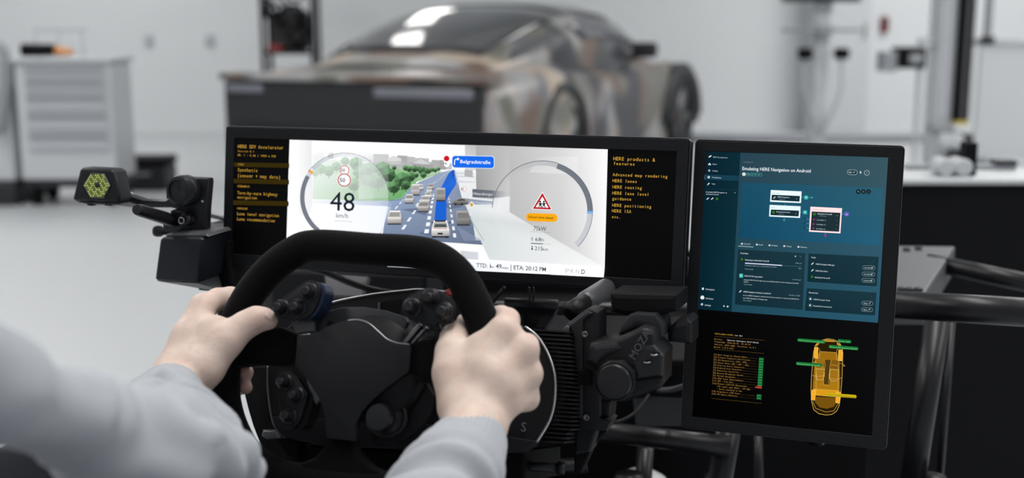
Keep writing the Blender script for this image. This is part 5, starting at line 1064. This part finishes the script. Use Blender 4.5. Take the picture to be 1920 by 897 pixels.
for k, t in enumerate(LST):
    y = 314 + k * 27.5; x = 160 - k * 1.5; s = t if k in (12, 13) else t + '.' * (42 - len(t)); tl(s, x, y, len(s) * 10.9)
    if k not in (12, 13):
        gx, gy = (635 - k * 1.7, 340 + k * 27.6)
        if k == 11: tm.poly([(596, 640), (664, 646), (664, 668), (594, 662)], (150, 28, 24), 2, 1, C6); tl('[WARN]', 600, 660, 60, (230, 120, 100), 11)
        else: tm.poly([(gx, gy), (gx + 50, gy + 4), (gx + 49, gy + 29), (gx - 1, gy + 25)], (12, 92, 42), 2, 1, C6); tl('[OK]', gx + 2, gy + 22, 44, (90, 200, 110), 13)
tl('-' * 44, 138, 774, 520, h=12)
# yellow see-through car
yc = Show(PP_, 'car_diagram', pscr, 'amber see-through car seen from above')
Y0, Y1, Y2, Y3 = (90, 60, 12), (150, 104, 18), (196, 140, 30), (240, 196, 90)
hull = [(380, 82), (440, 92), (490, 116), (518, 160), (530, 230), (526, 330), (520, 480), (508, 640), (494, 740), (468, 800), (420, 832), (360, 838), (290, 824), (240, 784), (220, 700), (214, 590), (218, 480), (228, 330), (240, 220), (256, 150), (296, 104)]
yc.poly(hull, (38, 26, 6), 3, 1, C7)
yc.poly([(300, 210), (470, 220), (500, 300), (500, 560), (490, 660), (230, 640), (232, 540), (250, 300)], [Y1, Y1, Y0, Y1, Y1, Y1, Y1, Y1], 4, 1, C7)
yc.poly([(256, 280), (340, 290), (350, 480), (260, 490)], Y1, 5, 1, C7); yc.poly([(400, 290), (490, 300), (480, 500), (395, 490)], (124, 86, 16), 5, 1, C7); yc.poly([(345, 290), (410, 294), (398, 540), (340, 536)], (78, 56, 14), 6, 1, C7)
yc.poly([(240, 580), (490, 596), (484, 660), (240, 640)], (214, 150, 24), 5, 1, C7); yc.poly([(250, 500), (490, 515), (488, 590), (244, 580)], (166, 116, 18), 5, 1, C7)
yc.poly([(250, 656), (470, 664), (468, 712), (440, 756), (370, 776), (300, 762), (256, 716)], (116, 80, 14), 5, 1, C7)
for q in ([(248, 168), (284, 170), (280, 276), (244, 272)], [(488, 192), (526, 194), (520, 300), (484, 296)], [(222, 590), (262, 592), (252, 692), (216, 686)], [(466, 610), (508, 616), (496, 722), (458, 716)]): yc.poly(q, (238, 168, 40), 7, 1, C7); yc.line(q + [q[0]], .5, (250, 214, 120), 8, C7)
for q in ([(262, 380), (346, 384), (346, 450), (330, 492), (270, 490)], [(404, 384), (486, 390), (482, 500), (416, 504), (394, 470)]): yc.poly(q, (172, 122, 26), 7, .6, C7); yc.line(q + [q[0]], .5, (250, 220, 140), 8, C7)
yc.line(hull + [hull[0]], .7, Y3, 9, C7)
for q in ([(300, 104), (380, 92), (470, 112), (506, 150)], [(262, 150), (300, 190), (300, 208), (466, 220), (474, 186), (512, 170)], [(300, 208), (300, 260), (284, 280), (244, 282)], [(468, 222), (466, 280), (480, 300), (522, 304)], [(228, 330), (262, 300), (266, 580), (236, 590)], [(520, 330), (486, 320), (480, 590), (506, 610)], [(344, 285), (356, 340), (340, 440), (338, 536), (390, 542), (394, 440), (404, 340), (418, 290)], [(238, 580), (490, 596)], [(240, 640), (490, 660)], [(232, 700), (260, 770), (360, 808), (440, 796), (486, 720)], [(225, 445), (262, 455), (330, 452), (346, 440)], [(396, 470), (420, 480), (480, 482), (520, 470)], [(526, 330), (552, 352), (526, 352)], [(410, 340), (480, 350)], [(256, 330), (340, 370)]): yc.line(q, .45, (236, 190, 100), 9, C7)
yc.poly([(320, 96), (440, 100), (452, 114), (310, 110)], (200, 142, 40), 8, 1, C7); yc.poly([(270, 130), (300, 116), (290, 142), (262, 158)], (200, 142, 40), 8, 1, C7); yc.poly([(470, 120), (505, 146), (504, 160), (470, 138)], (200, 142, 40), 8, 1, C7)
for x0, y0, x1, t, c, tc_, wd in ((80, 78, 356, 'ADAS Stack (Camera/Radar)', (22, 112, 50), (130, 216, 140), 250), (476, 86, 612, 'Sensor Suite', (22, 112, 50), (130, 216, 140), 116), (390, 143, 682, 'Battery Management System', (24, 118, 54), (130, 216, 140), 270), (66, 310, 326, 'Steering Assist Controller', (22, 112, 50), (130, 216, 140), 232), (360, 617, 664, 'Network (LTE/WiFi/Bluetooth)', (196, 172, 24), (110, 92, 8), 278)):
    yc.pill(x0, y0, x1, y0 + 32, 14, c, 11, C7, 1, .075); yc.text(t, x0 + 12, y0 + 23, 13, tc_, 12, wd, C7)
flush_texts()
for s in SHOWS: s.build()
def raised_text(t, pl_at, x_dir, u_dir, n_dir, size, m, parent, name, off=0.0005):   # small raised lettering
    cu = bpy.data.curves.new('t', 'FONT'); cu.body = t; cu.size = size; cu.extrude = .0004; cu.resolution_u = 2
    o = bpy.data.objects.new('t', cu); COL.objects.link(o); dg = bpy.context.evaluated_depsgraph_get(); me = o.evaluated_get(dg).to_mesh()
    v = [pl_at + x_dir * q.co.x + u_dir * q.co.y + n_dir * (q.co.z + off) for q in me.vertices]; f = [tuple(p.vertices) for p in me.polygons]
    o.evaluated_get(dg).to_mesh_clear(); bpy.data.objects.remove(o); bpy.data.curves.remove(cu)
    return mk(name, v, f, m, parent)
an = math.radians(62); raised_text('MOZA', cpn.at(*Z5(520, 398), .0226), cpn.x * math.cos(an) + cpn.u * math.sin(an), cpn.u * math.cos(an) - cpn.x * math.sin(an), cpn.n, .0100, 'beam', cl, 'raised_lettering')
raised_text('S', W(976, 809, BO + .001), WPL.x, WPL.u, WPL.n, .012, 'steel', wb, 'silver_letter')
# ================================================================== the driver
def sdf(pts, prims, k, grad=False):
    n = len(pts); acc = np.zeros(n); g = np.zeros((n, 3)); ds = []
    for a, b, ra, rb in prims:
        ab = b - a; L = ab @ ab; pa = pts - a
        t = np.clip(pa @ ab / L, 0, 1) if L > 1e-12 else np.zeros(n)
        v = pa - t[:, None] * ab; ln = np.linalg.norm(v, axis=1) + 1e-9
        ds.append((ln - (ra + (rb - ra) * t), v / ln[:, None]))
    D = np.array([d for d, _ in ds]); mn = D.min(axis=0); w = np.exp(-(D - mn) / k); s = w.sum(axis=0)
    d = mn - k * np.log(s)
    if not grad: return d
    for i, (_, v) in enumerate(ds): g += (w[i] / s)[:, None] * v
    g /= np.linalg.norm(g, axis=1)[:, None] + 1e-9
    return d, g
def ball_capsule(a, b, ra, rb, seg=12):
    a, b = Vector(a), Vector(b); ax = (b - a)
    if ax.length < 1e-6: ax = Vector((0, 0, 1e-4)); b = a + ax
    L = ax.length; pr = []
    for i in range(5): t = math.pi / 2 * i / 4; pr.append((ra * math.sin(t), -ra * math.cos(t)))
    for i in range(5): t = math.pi / 2 * i / 4; pr.append((rb * math.cos(t), L + rb * math.sin(t)))
    return lathe(a, ax, pr, seg)
def blend_mesh(prims, voxel, k, iters=5):
    G_ = G()
    for a, b, ra, rb in prims: G_.add(*ball_capsule(a, b, ra + .4 * k, rb + .4 * k))
    me = bpy.data.meshes.new('tmp'); me.from_pydata(G_.v, [], G_.f)
    bm = bmesh.new(); bm.from_mesh(me); bmesh.ops.recalc_face_normals(bm, faces=bm.faces); bm.to_mesh(me); bm.free()
    o = bpy.data.objects.new('tmp', me); COL.objects.link(o); md = o.modifiers.new('r', 'REMESH'); md.mode = 'VOXEL'; md.voxel_size = voxel
    dg = bpy.context.evaluated_depsgraph_get(); e = o.evaluated_get(dg); m2 = e.to_mesh()
    n = len(m2.vertices); co = np.zeros(n * 3); m2.vertices.foreach_get('co', co); co = co.reshape(-1, 3); fs = [tuple(p.vertices) for p in m2.polygons]
    e.to_mesh_clear(); bpy.data.objects.remove(o); bpy.data.meshes.remove(me)
    ed = np.array([(f_[i], f_[(i + 1) % len(f_)]) for f_ in fs for i in range(len(f_))])
    pr = [(np.array(a), np.array(b), ra, rb) for a, b, ra, rb in prims]
    for it in range(iters):
        for c in range(0, n, 40000):
            d, g = sdf(co[c:c + 40000], pr, k, True); co[c:c + 40000] -= np.clip(d, -.004, .004)[:, None] * g
        if it < iters - 1:
            sm = np.zeros_like(co); ct = np.zeros(n); np.add.at(sm, ed[:, 0], co[ed[:, 1]]); np.add.at(ct, ed[:, 0], 1); co = .5 * co + .5 * sm / ct[:, None]
    g = np.zeros_like(co)
    for c in range(0, n, 40000): g[c:c + 40000] = sdf(co[c:c + 40000], pr, k, True)[1]
    return co, fs, g
mm = .001
SHR = .9
def chain(pts):                                       # (point, radius in mm) ...
    return [(tuple(a[0]), tuple(b[0]), (a[1] - SHR) * mm, (b[1] - SHR) * mm) for a, b in zip(pts[:-1], pts[1:])]
SL, SR = Vector((-.46, .42, .93)), Vector((-.13, .28, .88))
EL = P(262, 856, .79); WL = W(332, 724, .046); WR = W(890, 800, .046); ER = Vector((-.105, .62, .735))
# right hand (back of the hand towards the camera, fingers round the rim)
RH = []
w_ = lambda x, y, o, r: (W(x, y, o * mm), r)
RH += chain([w_(866, 768, 40, 15.5), w_(903, 690, 35, 13), w_(948, 622, 22, 10.5), w_(952, 600, 2, 9.2), w_(940, 594, -15, 8.6), w_(905, 592, -27, 8), w_(872, 604, -24, 7)])
RH += chain([w_(884, 778, 42, 15.5), w_(930, 708, 36, 13), w_(984, 655, 20, 10.5), w_(988, 648, -8, 9.2), w_(975, 648, -24, 8.6), w_(935, 655, -31, 8), w_(896, 662, -26, 7)])
RH += chain([w_(900, 786, 40, 15), w_(945, 728, 32, 12.5), w_(992, 702, 13, 10), w_(994, 696, -12, 8.8), w_(978, 698, -26, 8.2), w_(938, 706, -31, 7.8), w_(902, 712, -26, 7)])
RH += chain([w_(912, 796, 36, 14.5), w_(950, 754, 26, 12), w_(988, 748, 6, 9.2), w_(986, 742, -14, 8), w_(970, 744, -25, 7.5), w_(938, 750, -28, 7), w_(908, 754, -24, 6.5)])
RH += chain([w_(858, 760, 38, 17), w_(848, 700, 30, 15.5), w_(847, 660, 22, 13), w_(852, 634, 6, 11.5), w_(862, 622, -12, 10), w_(868, 612, -26, 8)])
RH += chain([w_(852, 700, 26, 13), w_(900, 652, 22, 11), w_(938, 618, 20, 9)]) + chain([w_(870, 730, 30, 17), w_(930, 700, 24, 14)])
RH += chain([w_(884, 772, 41, 22), (WR, 25), (WR.lerp(ER, .2), 22), (WR.lerp(ER, .4), 20), (ER, 24), (SR.lerp(ER, .4), 30), (SR, 42)])
RH += chain([w_(944, 626, 16, 10), w_(976, 660, 13, 10), w_(984, 702, 6, 9.5), w_(980, 744, -1, 8.5)])
# left hand (thumb along the spoke, fingers round the rim)
LH = []
LH += chain([w_(322, 700, 46, 15), w_(352, 630, 32, 13), w_(381, 575, 14, 11), w_(408, 562, -8, 9.6), w_(432, 558, -24, 9), w_(462, 572, -30, 8.2), w_(484, 596, -24, 7)])
LH += chain([w_(330, 708, 42, 15), w_(350, 650, 26, 13), w_(372, 602, 4, 11), w_(392, 612, -26, 9.4), w_(414, 630, -38, 8.8), w_(446, 648, -34, 8), w_(468, 658, -20, 7)])
LH += chain([w_(338, 716, 38, 15), w_(352, 668, 20, 13), w_(366, 636, -4, 10.5), w_(386, 662, -32, 9), w_(410, 686, -39, 8.4), w_(442, 696, -34, 7.8), w_(462, 698, -14, 7.4)])
LH += chain([w_(346, 724, 34, 14), w_(360, 690, 12, 12), w_(372, 670, -8, 9.5), w_(390, 700, -32, 8.2), w_(412, 722, -37, 7.4), w_(442, 728, -32, 7), w_(461, 728, -14, 6.8)])
LH += chain([w_(352, 728, 46, 17), w_(385, 690, 46, 16.5), w_(424, 640, 38, 14), w_(458, 611, 30, 11), w_(480, 599, 25, 10), w_(496, 599, 22, 8.2), w_(508, 603, 20, 6)])
LH += chain([w_(372, 610, 20, 13), w_(404, 622, 30, 13), w_(424, 632, 34, 13)]) + chain([w_(350, 690, 40, 19), w_(396, 652, 34, 17)])
LH += chain([w_(338, 712, 44, 22), (WL, 25), (WL.lerp(EL, .2), 21), (WL.lerp(EL, .4), 19), (EL, 20), (P(130, 790, .70), 21), (P(0, 733, .62), 17), (P(-300, 600, .5), 24), (SL, 45)])
BODY = RH + LH + chain([(SL, 50), ((SL + SR) / 2 + UZ * -.05, 80), (SR, 50)])
co, fs, gr = blend_mesh(BODY, .0021, .0034)
person = thing('person', Vector((-.3, .4, .05)), 'driver in a light grey sweatshirt holding the black steering wheel with both hands', 'person')
body = mk('body', [tuple(c) for c in co], fs, 'skin', person, True)
fl = np.zeros(len(co))
for q, r, s in [(W(952, 600, 12 * mm), .012, .28), (W(990, 655, 10 * mm), .011, .32), (W(1000, 702, 5 * mm), .010, .32), (W(995, 748, 0), .010, .30), (W(864, 615, 0), .014, .2),
                (W(462, 698, -14 * mm), .016, .5), (W(461, 728, -14 * mm), .016, .5), (W(481, 598, 32 * mm), .010, .18), (W(508, 602, 22 * mm), .010, .3), (W(400, 575, 10 * mm), .014, .16), (W(447, 640, 40 * mm), .012, .15)]:
    fl = np.maximum(fl, s * np.exp(-(np.linalg.norm(co - np.array(q), axis=1) / r) ** 2))
at = body.data.attributes.new('flush', 'FLOAT', 'POINT'); at.data.foreach_set('value', fl.tolist())
# thumb nail
M['nail'] = mat('nail', (0.66, 0.48, 0.43), 0.3, spec=0.5)
tn = W(508, 599, 24.0 * mm); tdir = (W(512, 606, 20 * mm) - W(490, 596, 24 * mm)).normalized(); tup = (WPL.n * .55 + WPL.u * .8 + WPL.x * .25); tup = (tup - tdir * tup.dot(tdir)).normalized(); tsd = tdir.cross(tup)
nv = []; nf = []
for i in range(6):
    for j in range(7):
        u = -1 + 2 * i / 5; a = math.radians(-52 + 104 * j / 6); rr = 6.9 * mm * (1 - .10 * max(u, 0) ** 2)
        nv.append(W(504, 601, 20.5 * mm) + tdir * (u * 4.6 * mm * math.cos(a) ** .3) + tup * rr * math.cos(a) + tsd * rr * math.sin(a))
for i in range(5):
    for j in range(6): nf.append((i * 7 + j, i * 7 + j + 1, (i + 1) * 7 + j + 1, (i + 1) * 7 + j))
nq = np.array([tuple(q) for q in nv]); prn = [(np.array(a), np.array(b), ra, rb) for a, b, ra, rb in LH]
for _ in range(6):
    d_, g_ = sdf(nq, prn, .0034, True); nq -= (d_ - .0003)[:, None] * g_
nv = [tuple(q) for q in nq]
no = part('thumb_nail', (nv, nf), 'nail', person, True); md = no.modifiers.new('thickness', 'SOLIDIFY'); md.thickness = .0006
# sweatshirt: sleeves and torso
TOR = [(SL, 70), ((SL + SR) / 2 + Vector((-.01, -.02, -.04)), 110), (SR, 66)]
SWE = chain([(SL, 62), (P(-300, 600, .5), 36), (P(0, 727, .62), 25), (P(130, 778, .70), 26), (P(262, 866, .79), 43), (P(300, 800, .90), 37), (W(318, 750, .05), 31), (W(350, 690, .04), 30)])
SWE += chain([(P(240, 835, .75), 28), (P(330, 885, .78), 34), (P(430, 890, .84), 26)]) + chain([(P(330, 860, .80), 34), (P(392, 838, .90), 24)])
ax_r = (WR - ER).normalized(); CR = W(884, 826, .05)
SWE += chain([(SR, 60), (SR.lerp(ER, .5), 54), (ER, 52), (ER.lerp(CR, .45), 39), (CR - ax_r * .06, 36), (CR - ax_r * .03, 33), (CR + ax_r * .03, 29)])
SWE += chain(TOR) + chain([((SL + SR) / 2 + UZ * -.1, 125), (Vector((-.30, .33, .60)), 135)])
co, fs, gr = blend_mesh(SWE, .0042, .006, 6)
def fold(p):
    q = Vector(p); a = noise.noise(q * 16 + Vector((3, 1, 7))); b = noise.noise(Vector((q.x * 9 + q.z * 22, q.y * 14, q.z * 26)) + Vector((9, 2, 4)))
    return .0042 * a + .0036 * b
amp = np.array([fold(p) for p in co])
near = np.exp(-(np.maximum(0, .07 - np.abs((co - np.array(CR)) @ np.array(ax_r))) / .05) ** 2) if False else 1.0
dR = np.linalg.norm(co - np.array(CR), axis=1); amp *= np.clip((dR - .05) / .05, .08, 1.0)
# creases that run round the right sleeve just below the cuff
s_ = (co - np.array(CR)) @ np.array(ax_r); onr = (dR < .25) & (s_ < -.045)
ph = np.array([noise.noise(Vector(p) * 12) for p in co]); amp += np.where(onr, .0055 * np.sin((s_ * 190) + ph * 5) * np.clip((-.045 - s_) / .03, 0, 1), 0)
dEl = np.linalg.norm(co - np.array(P(330, 850, .82)), axis=1); amp += np.where(dEl < .16, .0035 * np.sin(dEl * 210 + ph * 6) * np.clip((.16 - dEl) / .06, 0, 1), 0)
co = co + gr * amp[:, None]
bm = bmesh.new(); vs = [bm.verts.new(c) for c in co]
for f_ in fs: bm.faces.new([vs[i] for i in f_])
CLp = W(280, 800, .064); nL = ((W(352, 690, .04) - P(306, 792, .90)).normalized() + (RX * .2)).normalized()
def cut(bm, c, nrm, rad):
    vs_ = {v for v in bm.verts if (v.co - c).length < rad}
    geom = [v for v in vs_] + [e for e in bm.edges if e.verts[0] in vs_ and e.verts[1] in vs_] + [f_ for f_ in bm.faces if all(v in vs_ for v in f_.verts)]
    bmesh.ops.bisect_plane(bm, geom=geom, plane_co=c, plane_no=nrm)
    kill = [v for v in bm.verts if (v.co - c).length < rad * .8 and (v.co - c).dot(nrm) > 1e-5]
    bmesh.ops.delete(bm, geom=kill, context='VERTS')
cut(bm, CLp, nL, .14); cut(bm, CR - ax_r * .036, ax_r, .14)
V_, F_ = from_bm(bm); bm.free()
sweater = mk('sweatshirt', V_, F_, 'sweat', person, True); md = sweater.modifiers.new('thickness', 'SOLIDIFY'); md.thickness = .003; md.offset = -1
# ribbed cuff on the right sleeve
def cuff(c, ax, r0, r1, ln, m, name, ribs=48, seg=168, flat=.94):
    ax = ax.normalized(); e1 = (WPL.n - ax * WPL.n.dot(ax)).normalized(); e2 = ax.cross(e1); v = []; f = []
    prof = [(-ln, r1 - .0015), (-ln * .9, r1 + .001), (-ln * .6, r1 * .75 + r0 * .25 + .0016), (-ln * .3, r1 * .35 + r0 * .65 + .0012), (-.006, r0 + .001), (-.002, r0 + .0004), (0, r0 - .0012), (-.003, r0 - .003), (-.02, r0 - .003)]
    for h_, r in prof:
        for i in range(seg):
            a = 2 * math.pi * i / seg; rb = .0004 * math.cos(a * ribs) + .0009 * math.sin(3 * a + h_ * 60)
            v.append(c + ax * h_ + (e1 * math.cos(a) * flat + e2 * math.sin(a)) * (r + rb))
    for k in range(len(prof) - 1):
        for i in range(seg): f.append((k * seg + i, k * seg + (i + 1) % seg, (k + 1) * seg + (i + 1) % seg, (k + 1) * seg + i))
    return part(name, (v, f), m, person, True)
cuff(CR + ax_r * .004, ax_r, .0300, .0345, .052, 'sweat', 'cuff')
# dark ribbed wristband at the left cuff
g = G(); e1 = (WPL.n - nL * WPL.n.dot(nL)).normalized(); e2 = nL.cross(e1); cb = CLp + nL * .016
for k in range(5):
    g.add(*tube([cb + nL * (k * .0034 - .004) + (e1 * math.cos(a * math.pi / 16) * .030 + e2 * math.sin(a * math.pi / 16) * .0345) for a in range(32)], .0022, 8, True))
M['band'] = mat('dark_band', (0.035, 0.036, 0.045), 0.5); g.build('wristband', 'band', person, True)
# dark trousers
TR = chain([(Vector((-.42, .42, .52)), 100), (Vector((-.40, .93, .70)), 72), (Vector((-.32, 1.42, .22)), 50)]) + chain([(Vector((-.25, .37, .52)), 100), (Vector((-.12, .93, .64)), 68), (Vector((-.02, 1.42, .22)), 50)]) + chain([(Vector((-.42, .42, .52)), 100), (Vector((-.25, .37, .52)), 100)])
co, fs, gr = blend_mesh(TR, .01, .01, 4)
mk('trousers', [tuple(c) for c in co], fs, 'trous', person, True)
for x in (-.32, -.02):
    g = G(); g.add(*ball_capsule((x, 1.42, .11), (x, 1.62, .10), .048, .036)); g.add(*ball_capsule((x, 1.42, .22), (x, 1.42, .12), .045, .045)); g.build('shoe', 'black', person, True)
